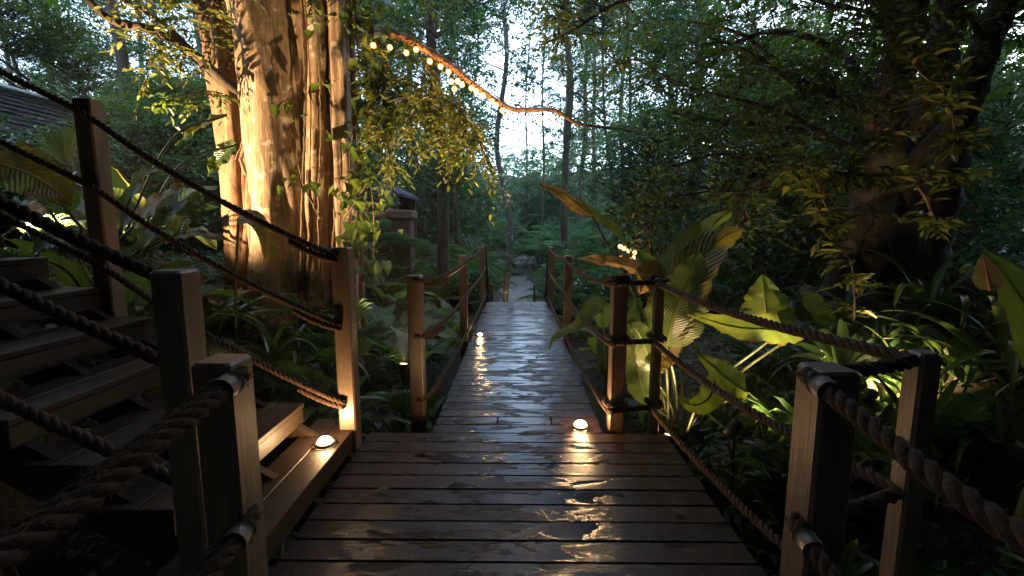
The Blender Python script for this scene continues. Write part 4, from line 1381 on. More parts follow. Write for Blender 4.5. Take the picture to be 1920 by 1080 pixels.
# hero leaves lit by the trunk spotlight
hp = empty('lit_leaf_plant', (-3.55, 3.55, gz(-3.55, 3.55)))
tag(hp, 'plant with huge corrugated leaves lit yellow at far left behind the stair ropes', 'plant')
hpi = Matrix.Translation((3.55, -3.55, -gz(-3.55, 3.55)))
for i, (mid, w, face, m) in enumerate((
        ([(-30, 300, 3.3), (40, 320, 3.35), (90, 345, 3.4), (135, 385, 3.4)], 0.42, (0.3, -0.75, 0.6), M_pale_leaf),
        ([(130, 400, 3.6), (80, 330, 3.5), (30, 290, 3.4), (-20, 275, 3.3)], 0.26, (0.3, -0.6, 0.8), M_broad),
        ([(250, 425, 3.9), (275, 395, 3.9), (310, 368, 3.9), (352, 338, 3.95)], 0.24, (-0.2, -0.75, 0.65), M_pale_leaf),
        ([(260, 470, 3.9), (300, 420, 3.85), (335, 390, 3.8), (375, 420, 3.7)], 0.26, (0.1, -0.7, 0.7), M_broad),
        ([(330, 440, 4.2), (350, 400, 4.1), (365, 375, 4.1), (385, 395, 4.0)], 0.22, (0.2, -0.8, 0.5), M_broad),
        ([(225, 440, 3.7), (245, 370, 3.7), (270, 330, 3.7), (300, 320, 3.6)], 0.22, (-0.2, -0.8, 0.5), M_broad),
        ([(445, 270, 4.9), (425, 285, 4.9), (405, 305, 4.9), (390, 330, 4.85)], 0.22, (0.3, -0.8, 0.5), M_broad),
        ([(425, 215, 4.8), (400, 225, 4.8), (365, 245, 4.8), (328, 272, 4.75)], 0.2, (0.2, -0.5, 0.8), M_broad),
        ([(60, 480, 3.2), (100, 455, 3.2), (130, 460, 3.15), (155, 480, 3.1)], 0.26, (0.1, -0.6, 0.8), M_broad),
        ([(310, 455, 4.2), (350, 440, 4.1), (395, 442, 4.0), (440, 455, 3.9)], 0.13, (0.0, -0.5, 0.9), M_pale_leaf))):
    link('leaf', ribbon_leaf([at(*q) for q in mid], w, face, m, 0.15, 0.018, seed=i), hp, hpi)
    b = MB(); e = at(*mid[0])
    P = smooth_path([(-3.55 + R.uniform(-.2, .2), 3.75, gz(-3.55, 3.75)), Vector((-3.5, 3.75, e.z * 0.6 + 0.2)).lerp(e, 0.5), e], 0.08)
    b.tube(P, [0.011] * len(P), 6)
    link('stalk', b.mesh('stalk', M_stem, True), hp, hpi)
hp2 = empty('bright_leaf_plant', (-2.75, 4.3, gz(-2.75, 4.3)))
tag(hp2, 'plant with one vivid yellow green leaf arching over before the fig trunk', 'plant')
hp2i = Matrix.Translation((2.75, -4.3, -gz(-2.75, 4.3)))
link('leaf', ribbon_leaf([at(447, 410, 4.3), at(478, 412, 4.2), at(495, 440, 4.15), at(497, 485, 4.1)], 0.16, (0.4, -0.85, 0.3), M_pale_leaf, 0.35, 0.006, seed=1), hp2, hp2i)
link('leaf', ribbon_leaf([at(505, 490, 4.4), at(508, 465, 4.35), at(506, 445, 4.3), at(500, 430, 4.3)], 0.12, (0.2, -0.9, 0.2), M_pale_leaf, 0.2, 0.006, seed=2), hp2, hp2i)
b = MB(); b.tube(smooth_path([(-2.75, 4.3, gz(-2.75, 4.3)), (-2.7, 4.3, 0.9), at(447, 410, 4.3)], 0.1), [0.012] * len(smooth_path([(-2.75, 4.3, gz(-2.75, 4.3)), (-2.7, 4.3, 0.9), at(447, 410, 4.3)], 0.1)), 6)
link('stalk', b.mesh('stalk', M_stem, True), hp2, hp2i)

# ---- right side undergrowth
GR = 'strap leaf plants on the dark right bank'
for i in range(26):
    x, y = R.uniform(1.55, 3.6), R.uniform(1.3, 4.2)
    if x < 1.75 and y < 2.2: x += 0.35
    zone = 'by the slim post' if y < 2.3 else ('close beside the landing' if x < 2.3 else 'below the spreading tree')
    plant('strap_leaf_plant', 'dark strap leaf plant on the shady right bank ' + zone, 'plant', (x, y), STRAPS, 13, R.uniform(0.65, 1.05), group='strap leaf plants ' + zone)
for i, (x, y, s, lb) in enumerate(((1.75, 2.5, 0.95, 'just outside the middle landing rope'), (1.95, 3.2, 1.1, 'against the backlit giant leaves'), (2.2, 2.7, 1.2, 'behind the slim near right post'),
                                    (1.5, 1.9, 0.75, 'low between landing edge and thick near post'), (2.5, 3.6, 1.2, 'highest up before the dark tree'), (1.45, 2.9, 0.6, 'smallest beside the small garden spotlight'))):
    plant('fan_palm', 'spiky fan palm in dark shade ' + lb, 'palm', (x, y), FINEFANS, 14, s, 'frond', group='spiky fan palms right of the landing')
plant('broad_leaf_plant', 'low broad leaf plant lit from below beside the right landing edge', 'plant', (1.50, 3.05), BROADS, 9, 0.55)
plant('broad_leaf_plant', 'single broad leaf sprig on the leaf littered right bank', 'plant', (3.1, 3.2), BROADS, 5, 0.6)
plant('broad_leaf_plant', 'broad leaf sprig at foot of the dark right tree', 'plant', (3.0, 4.4), BROADS, 6, 0.9)
plant('broad_leaf_plant', 'dark broad leaf plant right of the walkway near its second post', 'plant', (1.35, 5.9), BROADS, 10, 1.1)
plant('broad_leaf_plant', 'broad leaf plant low beside the right walkway rope', 'plant', (1.15, 4.2), BROADS, 8, 0.75)
plant('broad_leaf_plant', 'glossy broad leaf plant right of the boardwalk end', 'plant', (1.3, 8.1), BROADS, 10, 1.0)
plant('broad_leaf_plant', 'broad leaf plant between giant leaves and pale flat stones', 'plant', (1.7, 7.0), BROADS, 9, 1.0)
GB = 'leafy sprigs on the littered bank at right'
sprig = [blade_mesh(0.75, 0.26, e, c, M_gold, lp=0.25, seed=i, fold=0.2) for i, (e, c) in enumerate(((1.2, 1.5), (0.9, 1.4), (1.35, 1.2)))]
for i in range(34):
    plant('bank_sprig', 'small yellow green sprig growing from leaf litter on the right bank', 'plant', (R.uniform(2.5, 4.6), R.uniform(2.2, 4.6)), sprig, 7, R.uniform(0.16, 0.32), group=GB)

# ---- centre background undergrowth
GF = 'ferns and palm seedlings in the dusk undergrowth'
for i in range(70):
    y = R.uniform(9.5, 24)
    x = R.uniform(-0.55, 0.75) * y
    if abs(x - 0.05) < 1.1 and y < 19: x += 1.6 * (1 if x > 0 else -1)
    side = 'left' if x < 0.1 else 'right'
    plant('fern', f'pale green feathery fern in the dusk undergrowth {side} of the gravel path', 'fern', (x, y), FERNS, 10, R.uniform(0.8, 1.5), 'frond', group=f'ferns {side} of the gravel path', zoff=R.uniform(0, 0.3))
GU = 'leafy ground plants beyond the boardwalk'
for i in range(80):
    y = R.uniform(7.5, 20)
    x = R.uniform(-0.6, 0.8) * y
    if abs(x) < 1.3 and y < 18: x = math.copysign(1.35 + R.uniform(0, 1), x)
    side = 'left' if x < 0.1 else 'right'
    kind_ = 'feather leaved ginger plant' if i % 2 else 'shiny broad leaved ground plant'
    plant('ground_plant', f'{kind_} in the undergrowth {side} of the far walkway', 'plant', (x, y), GING if i % 2 else BROADS, 8, R.uniform(0.7, 1.2), group=f'{kind_}s {side} of the far walkway')
for i in range(64):
    y = R.uniform(19.0, 28)
    x = R.uniform(-0.28, 0.34) * y
    side = 'left' if x < 0.1 else 'right'
    plant('fern', f'pale green feathery fern in the dusk undergrowth {side} of the gravel path', 'fern', (x, y), FERNS, 9, R.uniform(1.2, 2.0), 'frond', group=f'ferns {side} of the gravel path', zoff=R.uniform(0, 0.4))
for i in range(54):
    y = R.uniform(9.0, 18.5)
    x = (1 if i % 2 else -1) * (0.98 + R.uniform(0, 1.0) ** 1.5 * 2.6) + 0.1
    if y < 11 and abs(x) < 1.2: x *= 1.2
    side = 'left' if x < 0.1 else 'right'
    j = R.randrange(3)
    kind_ = ('feather leaved ginger plant', 'shiny broad leaved ground plant', 'lush knee high fern')[j]
    plant('ground_plant' if j < 2 else 'fern', f'{kind_} crowding the {side} edge of the gravel path', 'plant' if j < 2 else 'fern', (x, y), (GING, BROADS, FERNS)[j], 9, R.uniform(0.9, 1.45), 'leaf' if j < 2 else 'frond', group=f'{kind_}s at the {side} path edge')
# small palms with arching feather fronds
GP = 'young feather palms in the valley'
PALMF = [pinnate_mesh(1.0, e, c, M_fern, 26, 0.26, 0.45, 0.10, 40 + i) for i, (e, c) in enumerate(((1.3, 1.6), (1.05, 1.7), (0.75, 1.5)))]
for (px, Y, z, lb) in ((1075, 13, 0.6, 'behind the right walkway end posts'), (1010, 16, 0.9, 'over the boulders at the path end'), (880, 12, 0.7, 'behind the left walkway end posts'),
                       (1390, 7.5, 0.3, 'right of the giant leaves near the red flower'), (1340, 8.5, 0.4, 'seen between the giant leaf blades'), (1130, 17, 0.9, 'far back under the folded giant leaf'),
                       (840, 10.5, 0.6, 'beside the dark straight trunk'), (960, 19, 1.0, 'farthest up the valley past the gravel path'), (700, 9.0, 0.8, 'against the red stone wall'), (1470, 9, 0.5, 'at the foot of the bushes behind the spreading tree')):
    x, y = on(px, 450, Y)
    plant('feather_palm', 'young feather palm ' + lb, 'palm', (x, y), PALMF, 10, R.uniform(1.2, 1.7), 'frond', group=GP, zoff=z)

# ------------------------------------------------------------------ background forest
def crown_mesh(seed, rx, z0, z1, ncl, twl, per, Lr, mat, shape=1.0, six=False):
    global NP
    NP = np.random.RandomState(seed)
    z = NP.uniform(0, 1, ncl) ** 0.8
    a = NP.uniform(0, 2 * np.pi, ncl)
    prof = np.sin(np.pi * np.clip(z * 0.85 + 0.12, 0, 1)) ** 0.7
    rr = rx * prof * NP.uniform(0.15, 1, ncl) ** 0.6
    cl = np.stack([np.cos(a) * rr, np.sin(a) * rr, z0 + (z1 - z0) * z], 1)
    tw = 6
    o = np.repeat(cl, tw, 0) + NP.normal(0, 0.12, (ncl * tw, 3))
    d = unit(ncl * tw, 0.0, 0.55) + 0.6 * np.repeat(np.stack([np.cos(a), np.sin(a), np.zeros(ncl)], 1), tw, 0)
    d /= np.linalg.norm(d, axis=1)[:, None]
    ln = NP.uniform(twl[0], twl[1], ncl * tw)
    V, Fq = twig_leaves(o, d, ln, per, Lr, 0.45, six, 0.35)
    # thin limbs from the axis out to the leaf clusters
    ax = np.stack([np.zeros(ncl), np.zeros(ncl), cl[:, 2] - 0.35 * rr - 0.15], 1)
    dd = cl - ax; L = np.linalg.norm(dd, axis=1); dd /= L[:, None]
    V2, F2 = twig_tubes(ax, dd, L, 0.016, 0.0)
    return mesh('crown', V, Fq, mat), mesh('limbs', V2, F2, M_bark)


CROWN = [crown_mesh(100 + i, rx, 3.2, h, n, (0.25, 0.6), 9, (0.09, 0.16), m) for i, (rx, h, n, m) in enumerate(
    ((1.7, 13, 150, M_canopy2), (1.3, 11, 110, M_canopy2), (2.1, 14, 170, M_canopy), (1.5, 9, 120, M_canopy2)))]
BUSH = [crown_mesh(120 + i, rx, 0.1, h, n, (0.2, 0.45), 9, (0.07, 0.13), m) for i, (rx, h, n, m) in enumerate(
    ((1.3, 2.2, 130, M_canopy2), (1.0, 1.7, 100, M_under), (1.6, 3.0, 170, M_canopy2)))]
OVER = [crown_mesh(140 + i, rx, 0.0, h, n, (0.3, 0.7), 10, (0.10, 0.18), m) for i, (rx, h, n, m) in enumerate(
    ((2.6, 2.6, 210, M_canopy), (2.2, 3.0, 200, M_canopy2)))]
NP = np.random.RandomState(77)


def trunk_mesh(h, r0, r1, mat, lean, seed):
    rg = random.Random(seed)
    pts = [Vector((0, 0, -0.3))]
    for i in range(1, 7):
        t = i / 6
        pts.append(Vector((lean * t * t * h + rg.uniform(-1, 1) * 0.012 * h, rg.uniform(-1, 1) * 0.012 * h, t * h)))
    P = smooth_path(pts, h / 26)
    V, Fq = tube_np(P, np.linspace(r0, r1, len(P)), 8)
    V += NP.normal(0, r0 * 0.05, V.shape)
    return mesh('trunk', V, Fq, mat)


GT = 'slender forest trees behind the boardwalk'
TR = [trunk_mesh(14, 0.12, 0.05, M_bark, 0.01, 1), trunk_mesh(14, 0.10, 0.04, M_pale, -0.012, 2), trunk_mesh(14, 0.16, 0.06, M_bark, 0.0, 3), trunk_mesh(14, 0.07, 0.03, M_bark, 0.02, 4)]


def tree(x, y, ti, ci, label, s=1.0, group=GT, zc=0.0, name='forest_tree'):
    t = empty(name, (x, y, gz(x, y)), R.uniform(0, 6.28))
    tag(t, label, 'tree', group)
    link('trunk', TR[ti], t, Matrix.Scale(s, 4))
    if ci is not None:
        c, l = CROWN[ci]
        M = Matrix.Translation((0, 0, zc)) @ Matrix.Rotation(R.uniform(0, 6.28), 4, 'Z') @ Matrix.Scale(s, 4)
        link('crown', c, t, M); link('limbs', l, t, M)
    return t


def tree_px(px, Y, *a, **k):
    x, y = on(px, 430, Y)
    return tree(x, y, *a, **k)


tree_px(944, 12.2, 1, 1, 'slim mottled pale trunk rising beside the gravel path at frame centre', 0.9, None, 1.5)
tree_px(1293, 10.5, 1, 3, 'slim whitish trunk right of the giant leaves', 0.85, None, 1.0)
tree_px(826, 9.5, 2, 3, 'dark straight trunk between red pillar and boardwalk', 0.85, None, 0.0)
tree_px(1062, 17, 2, 0, 'dark trunk behind the right walkway posts', 1.0, None, 1.5)
tree_px(258, 10, 2, 0, 'dark trunk left of the fig under the fairy canopy', 0.9, None, 1.0)
def zone_label(px):
    if px < 460: return 'slender dark forest tree in the background left of the great fig', 'forest trees left of the great fig'
    if px < 930: return 'slender forest tree in the background between the great fig and the gravel path', 'forest trees between fig and path'
    if px < 1270: return 'slender forest tree behind the fairy lit branch and right of the gravel path', 'forest trees right of the gravel path'
    return 'slender forest tree behind the big dark spreading tree', 'forest trees behind the spreading tree'
for (px, Y, ti, ci, s) in ((890, 26, 3, None, 1.0), (1015, 24, 3, None, 1), (985, 33, 3, None, 1.1), (868, 21, 3, 1, 1.0),
                           (1090, 24, 0, 2, 1.1), (1170, 21, 3, 2, 1.1), (1250, 20, 2, 2, 1.1), (1390, 14, 3, 3, 1.0), 
                           (780, 17, 0, 2, 1.1), (720, 15, 0, 0, 1.0), (660, 20, 0, 2, 1.1), (800, 24, 3, 2, 1.2), (850, 34, 0, 2, 1.4), (1110, 36, 0, 2, 1.5), (1060, 40, 0, 2, 1.4),
                           (330, 16, 0, 0, 1.0), (130, 16, 0, 2, 1.0), (60, 13, 3, 0, 1.0), (400, 20, 0, 2, 1.2), (300, 24, 0, 2, 1.2), 
                           (160, 22, 0, 0, 1.2), (1520, 16, 0, 2, 1.1), (1600, 13, 0, 0, 1), (1700, 15, 0, 2, 1.1), (1820, 12, 0, 0, 1.0), (1900, 16, 0, 2, 1.1), (560, 18, 0, 0, 1.1), (490, 24, 0, 2, 1.2),
                           (1160, 30, 0, 2, 1.3), (1300, 28, 0, 2, 1.3), (1450, 30, 0, 2, 1.4), (700, 32, 0, 2, 1.4)):
    zl, zg = zone_label(px)
    tree_px(px, Y, ti, ci, zl, s, zg, R.uniform(-0.5, 1.0))

MIDC = [crown_mesh(160 + i, rx, -0.6, h, n, (0.2, 0.5), 9, (0.065, 0.11), m) for i, (rx, h, n, m) in enumerate(
    ((1.9, 1.7, 150, M_canopy), (1.6, 2.0, 140, M_canopy2), (2.2, 1.5, 160, M_canopy)))]
NP = np.random.RandomState(78)
for (px, Y, zc, s, k, where) in ((1260, 12, 5.4, 0.75, 1, 'high behind the whitish trunk'), (1120, 14, 7.6, 0.75, 2, 'high right of the fairy lights'),
                                 (1370, 9, 3.0, 0.7, 2, 'behind the drooping dark twigs'), (1460, 11, 4.4, 0.9, 0, 'behind the limbs of the spreading tree'), (850, 13, 7.8, 0.9, 0, 'above the middle of the fairy lights'),
                                 (730, 11.5, 5.6, 0.6, 2, 'just right of the fig high up'), 
                                 (1210, 9, 1.9, 0.8, 1, 'low behind the sapling'),
                                 (350, 9.5, 3.0, 0.75, 0, 'behind the dark limb left of the fig'), (180, 11, 5.2, 0.6, 2, 'high above the upper stair post'), (60, 10, 5.5, 0.6, 0, 'over the shingle roof'), (270, 13, 2.4, 1.2, 1, 'low left of the fig'),):
    x, y = on(px, 430, Y)
    g = gz(x, y)
    t = empty('broad_tree', (x, y, g))
    tag(t, 'leafy green tree with clumped crown ' + where, 'tree', 'leafy trees behind the boardwalk')
    c, l = MIDC[k]
    hgt = zc - g
    for q in range(2):
        off = Vector((R.uniform(-0.8, 0.8), R.uniform(-0.5, 0.5), R.uniform(-0.7, 0.5))) * s * q
        M = Matrix.Translation(Vector((0, 0, hgt)) + off) @ Matrix.Rotation(R.uniform(0, 6.28), 4, 'Z') @ Matrix.Scale(s, 4)
        link('crown', c, t, M); link('limbs', l, t, M)
    bx, by = R.uniform(-0.9, 0.9), R.uniform(0.3, 1.0)
    link('trunk', limb([(bx, by, -0.3), (bx * 0.8, by * 0.8, hgt * 0.3), (bx * 0.2, by * 0.3, hgt * 0.65), (0, 0, hgt)], 0.085 * s, 0.03, M_bark, 8, 0.2, name='trunk'), t)
    for q in range(4):
        a = R.uniform(0, 6.28); z0 = hgt * R.uniform(0.55, 0.9)
        link('limb', limb([(bx * 0.25, by * 0.3, z0), (math.cos(a) * 0.6 * s, math.sin(a) * 0.6 * s, z0 + 0.4), (math.cos(a) * 1.4 * s, math.sin(a) * 1.4 * s, z0 + 0.7)], 0.035, 0.01, M_bark, 6, 0.2), t)

GBU = 'dense bushes behind the boardwalk'
for i in range(75):
    y = R.uniform(13, 34)
    x = R.uniform(-1.1, 1.05) * y
    if abs(x - 0.03 * y) < 0.09 * y and y < 26: continue
    c, l = BUSH[R.randrange(3)]
    t = empty('bush', (x, y, gz(x, y)), R.uniform(0, 6.28), R.uniform(0.9, 1.5))
    side = 'left' if x < 0 else 'right'
    tag(t, f'dense dusky green bush of the far understorey {side} of the gravel path', 'bush', f'far bushes {side} of the gravel path')
    link('foliage', c, t); link('twigs', l, t)
# bushes closer in at the right, under the spreading tree, and far left
for (x, y, s, k) in ((4.6, 7.2, 1.1, 0), (5.6, 8.5, 1.3, 2), (6.8, 7.5, 1.2, 0), (4.2, 9.4, 1.0, 1), (7.5, 10, 1.4, 2), (6.0, 11.5, 1.3, 0), (8.6, 8.4, 1.3, 2), (5.4, 6.0, 0.8, 1), (9.5, 11, 1.5, 2),
                     (-6.5, 8.5, 1.1, 0), (-5.2, 8.2, 1.0, 1), (-7.8, 11, 1.4, 2), (-5.6, 11, 1.3, 2), (-4.2, 10.5, 1.1, 0), (-6.6, 6.6, 0.9, 1)):
    c, l = BUSH[k]
    t = empty('bush', (x, y, gz(x, y)), R.uniform(0, 6.28), s)
    if x > 0: tag(t, 'dense green bush under and behind the big spreading tree', 'bush', 'bushes behind the spreading tree')
    else: tag(t, 'dense green bush between the shingle roofed hut and the great fig', 'bush', 'bushes near the hut')
    link('foliage', c, t); link('twigs', l, t)

# far hillside wood as one mass
fo, ff, off = [], [], 0
pts = []
for i in range(8000):
    y = R.uniform(40, 100); x = R.uniform(-1.3, 1.3) * y
    pts.append((x, y, gz(x, y) + R.uniform(0.2, 3.5) + R.uniform(0, 7) * (1.0 if abs(x - 0.03 * y) > 0.08 * y else 0.45)))
for i in range(2600):
    y = R.uniform(28, 60); x = R.uniform(-0.5, 0.5) * y
    pts.append((x, y, gz(x, y) + R.uniform(0.1, 1.6)))
pts = np.array(pts)
d = unit(len(pts), -0.2)
ln = np.full(len(pts), 1.4)
V, Fq = twig_leaves(pts, d, ln, 12, (0.35, 0.6), 0.6, False, 0.4, 2.2)
tag(link('distant_wood', mesh('distant_wood', V, Fq, M_canopy2)), 'hazy distant woodland on the rising hillside', 'woodland', kind='stuff')

# ------------------------------------------------------------------ dark spreading tree on the right
rt = empty('spreading_tree', (3.3, 4.9, gz(3.3, 4.9)))
tag(rt, 'big dark tree at right with twisted limbs spreading leaves over the walkway', 'tree')
rti = Matrix.Translation((-3.3, -4.9, -gz(3.3, 4.9)))


def rlimb(tr, r0, r1, name='limb', n=10, mat=None, rough=0.14):
    pts = [at(*q) for q in tr]
    link(name, limb(pts, r0, r1, mat or M_darkbark, n, 0.07, rough, name), rt, rti)
    return pts


rlimb([(1615, 520, 4.9), (1625, 430, 4.9), (1650, 300, 4.9), (1668, 180, 4.9), (1700, 60, 4.9), (1720, -80, 4.8)], 0.24, 0.13, 'trunk', 14)
rlimb([(1740, 520, 4.6), (1765, 400, 4.6), (1800, 230, 4.6), (1850, 80, 4.55), (1900, -40, 4.5)], 0.15, 0.11, 'trunk', 14)
rlimb([(1560, 560, 4.7), (1600, 440, 4.75), (1690, 330, 4.8), (1760, 250, 4.75)], 0.12, 0.07, 'trunk', 12)
rlimb([(1690, 520, 4.9), (1700, 400, 5.0), (1720, 250, 5.0), (1760, 120, 5.0), (1790, -40, 5.0)], 0.2, 0.12, 'trunk', 12)
RL = [
    [(1655, 260, 4.9), (1600, 200, 4.7), (1540, 168, 4.5), (1470, 140, 4.4), (1400, 95, 4.3), (1330, 70, 4.3)],
    [(1660, 220, 4.9), (1600, 195, 5.1), (1530, 190, 5.2), (1450, 110, 5.2), (1380, 60, 5.2), (1290, 40, 5.3)],
    [(1640, 360, 4.9), (1580, 340, 4.6), (1500, 318, 4.4), (1420, 300, 4.3), (1340, 290, 4.3), (1270, 310, 4.3)],
    [(1420, 300, 4.3), (1400, 350, 4.3), (1385, 385, 4.3), (1388, 425, 4.3)],
    [(1440, 305, 4.3), (1430, 350, 4.2), (1400, 400, 4.2), (1430, 412, 4.2)],
    [(1500, 318, 4.4), (1450, 340, 4.4), (1380, 360, 4.4), (1310, 350, 4.5)],
    [(1690, 100, 4.9), (1640, 30, 4.6), (1560, 10, 4.4), (1480, -10, 4.3), (1400, 0, 4.3)],
    [(1700, 60, 4.9), (1640, -20, 4.7), (1500, -60, 4.5), (1300, -40, 4.4), (1150, 10, 4.4), (1070, 60, 4.5), (1010, 85, 4.6)],
    [(1660, 200, 4.9), (1560, 90, 5.3), (1440, 60, 5.5), (1320, 110, 5.6), (1230, 150, 5.7)],
    [(1650, 300, 4.9), (1560, 260, 5.2), (1450, 235, 5.4), (1340, 225, 5.5), (1250, 210, 5.6)],
    [(1560, 260, 5.2), (1480, 215, 5.0), (1400, 190, 5.0), (1300, 165, 5.0), (1220, 130, 5.1)],
    [(1800, 230, 4.6), (1740, 150, 4.2), (1690, 60, 4.0), (1640, 10, 3.8)],
    [(1850, 80, 4.55), (1800, 10, 4.2), (1700, -50, 4.0)],
]
RLP = []
for i, tr in enumerate(RL):
    big = i in (0, 1, 2, 7, 8, 9)
    RLP.append(rlimb(tr, 0.06 if big else 0.028, 0.008, 'limb', 8))
# secondary twiggy branches
sec = []
for i, pth in enumerate(RLP):
    if i in (3, 4): continue
    q = smooth_path(pth, 0.1)
    for k in range(9):
        j = R.randrange(int(len(q) * 0.25), len(q))
        p = Vector(q[j])
        d = Vector((R.uniform(-1, 0.5), R.uniform(-0.9, 0.9), R.uniform(-0.5, 0.45))).normalized()
        L = R.uniform(0.4, 0.95)
        sec.append([p, p + d * L * 0.5 + Vector((0, 0, 0.04)), p + d * L + Vector((0, 0, -0.08))])
b = MB()
for s_ in sec:
    P = smooth_path(s_, 0.12)
    b.tube(P, list(np.linspace(0.010, 0.003, len(P))), 5)
link('branchlets', b.mesh('branchlets', M_bark, True), rt, rti)
c, tw = spray([p for i, p in enumerate(RLP) if i not in (3, 4, 5)] + sec, 13, (0.18, 0.45), 9, (0.05, 0.085), M_canopy, 'crown', False, 0.3, 0.45, 0.2, 0.5, 0.0, 0.3)
link('crown', c, rt, rti); link('twigs', tw, rt, rti)
# denser mass above and behind
hc = []
for i in range(52):
    p0 = Vector((3.4, 5.2, R.uniform(3.2, 4.6)))
    p1 = Vector((R.uniform(0.6, 7.5), R.uniform(4.6, 8.5), R.uniform(2.9, 6.2)))
    hc.append([p0.lerp(p1, 0.4), p0.lerp(p1, 0.7) + Vector((0, 0, 0.25)), p1])
c, tw = spray(hc, 9, (0.25, 0.6), 10, (0.06, 0.10), M_canopy, 'crown', False, 0.3)
link('crown', c, rt, rti); link('twigs', tw, rt, rti)

# lit shrub before it
sh = empty('lit_shrub', (2.75, 3.6, gz(2.75, 3.6)))
tag(sh, 'young tree with sparse yellowish leaves catching warm light before the dark right tree', 'shrub')
shi = Matrix.Translation((-2.75, -3.6, -gz(2.75, 3.6)))
SB = [[(1600, 520, 3.6), (1580, 470, 3.6), (1570, 420, 3.6), (1560, 330, 3.6)],
      [(1750, 410, 3.5), (1735, 370, 3.5), (1710, 345, 3.5), (1660, 335, 3.5), (1600, 325, 3.5), (1540, 320, 3.5), (1480, 315, 3.5)],
      [(1790, 250, 3.4), (1780, 170, 3.4), (1760, 110, 3.4), (1740, 50, 3.4), (1720, 0, 3.4)],
      [(1640, 330, 3.5), (1700, 330, 3.5), (1760, 330, 3.45), (1830, 325, 3.4)],
      [(1570, 420, 3.6), (1545, 380, 3.55), (1530, 340, 3.5), (1500, 300, 3.5)],
      [(1590, 325, 3.5), (1600, 290, 3.5), (1640, 260, 3.5), (1690, 245, 3.5)],
      [(1760, 110, 3.4), (1720, 90, 3.4), (1680, 85, 3.4)], [(1775, 160, 3.4), (1740, 150, 3.35), (1720, 130, 3.35)], [(1560, 330, 3.6), (1580, 280, 3.6), (1600, 240, 3.55)],
      [(1590, 470, 3.6), (1560, 440, 3.55), (1545, 400, 3.5)], [(1785, 200, 3.4), (1760, 190, 3.3), (1730, 185, 3.3)]]
SBP = []
for i, tr in enumerate(SB):
    pts = [at(*q) for q in tr]
    if i in (0,): pts = [Vector((2.75, 3.6, gz(2.75, 3.6)))] + pts
    if i in (1,): pts = [at(1764, 425, 4.55), at(1762, 418, 4.0)] + pts
    if i in (2,): pts = [at(1795, 300, 4.55), at(1794, 280, 3.9)] + pts
    SBP.append(pts)
    link('limb', limb(pts, 0.02 if i == 1 else (0.012 if i < 4 else 0.007), 0.004, M_bark if i in (0, 2) else M_vine, 7, 0.06), sh, shi)
c, tw = spray(SBP, 17, (0.06, 0.2), 5, (0.07, 0.13), M_gold, 'foliage', True, 0.2, 0.36, 0.35, 0.5, 0.15, 0.3)
link('foliage', c, sh, shi); link('twigs', tw, sh, shi)

# sapling beside the giant leaves
sp = empty('sapling', (1.95, 6.0, gz(1.95, 6.0)))
tag(sp, 'thin dark sapling with forked top right of the walkway rails', 'tree')
spi = Matrix.Translation((-1.95, -6.0, -gz(1.95, 6.0)))
SPB = [[(1222, 600, 6.0), (1222, 500, 6.0), (1220, 430, 6.0), (1226, 370, 6.0), (1218, 330, 6.0)], [(1221, 440, 6.0), (1200, 410, 6.0), (1170, 400, 6.0)], [(1224, 400, 6.0), (1240, 360, 6.0), (1245, 340, 6.0)],
       [(1222, 480, 6.0), (1240, 450, 6.0), (1250, 430, 6.0)], [(1220, 430, 6.0), (1190, 395, 6.1), (1180, 370, 6.1)]]
SPP = [[at(*q) for q in tr] for tr in SPB]
for i, pts in enumerate(SPP):
    link('limb' if i else 'trunk', limb(pts, 0.035 if i == 0 else 0.014, 0.006, M_bark, 7), sp, spi)
c, tw = spray(SPP, 24, (0.2, 0.5), 8, (0.06, 0.10), M_canopy, 'crown', False, 0.2, 0.42, 0.4)
link('crown', c, sp, spi); link('twigs', tw, sp, spi)
light_string('small cluster of orange fairy lights hanging on the sapling at right of the walkway',
             [(1163, 462, 6.0), (1179, 470, 6.0), (1166, 484, 6.0), (1187, 483, 6.0), (1170, 466, 6.1), (1190, 474, 6.1)], [at(1222, 470, 5.98), at(1195, 462, 5.98), at(1163, 458, 5.98)])

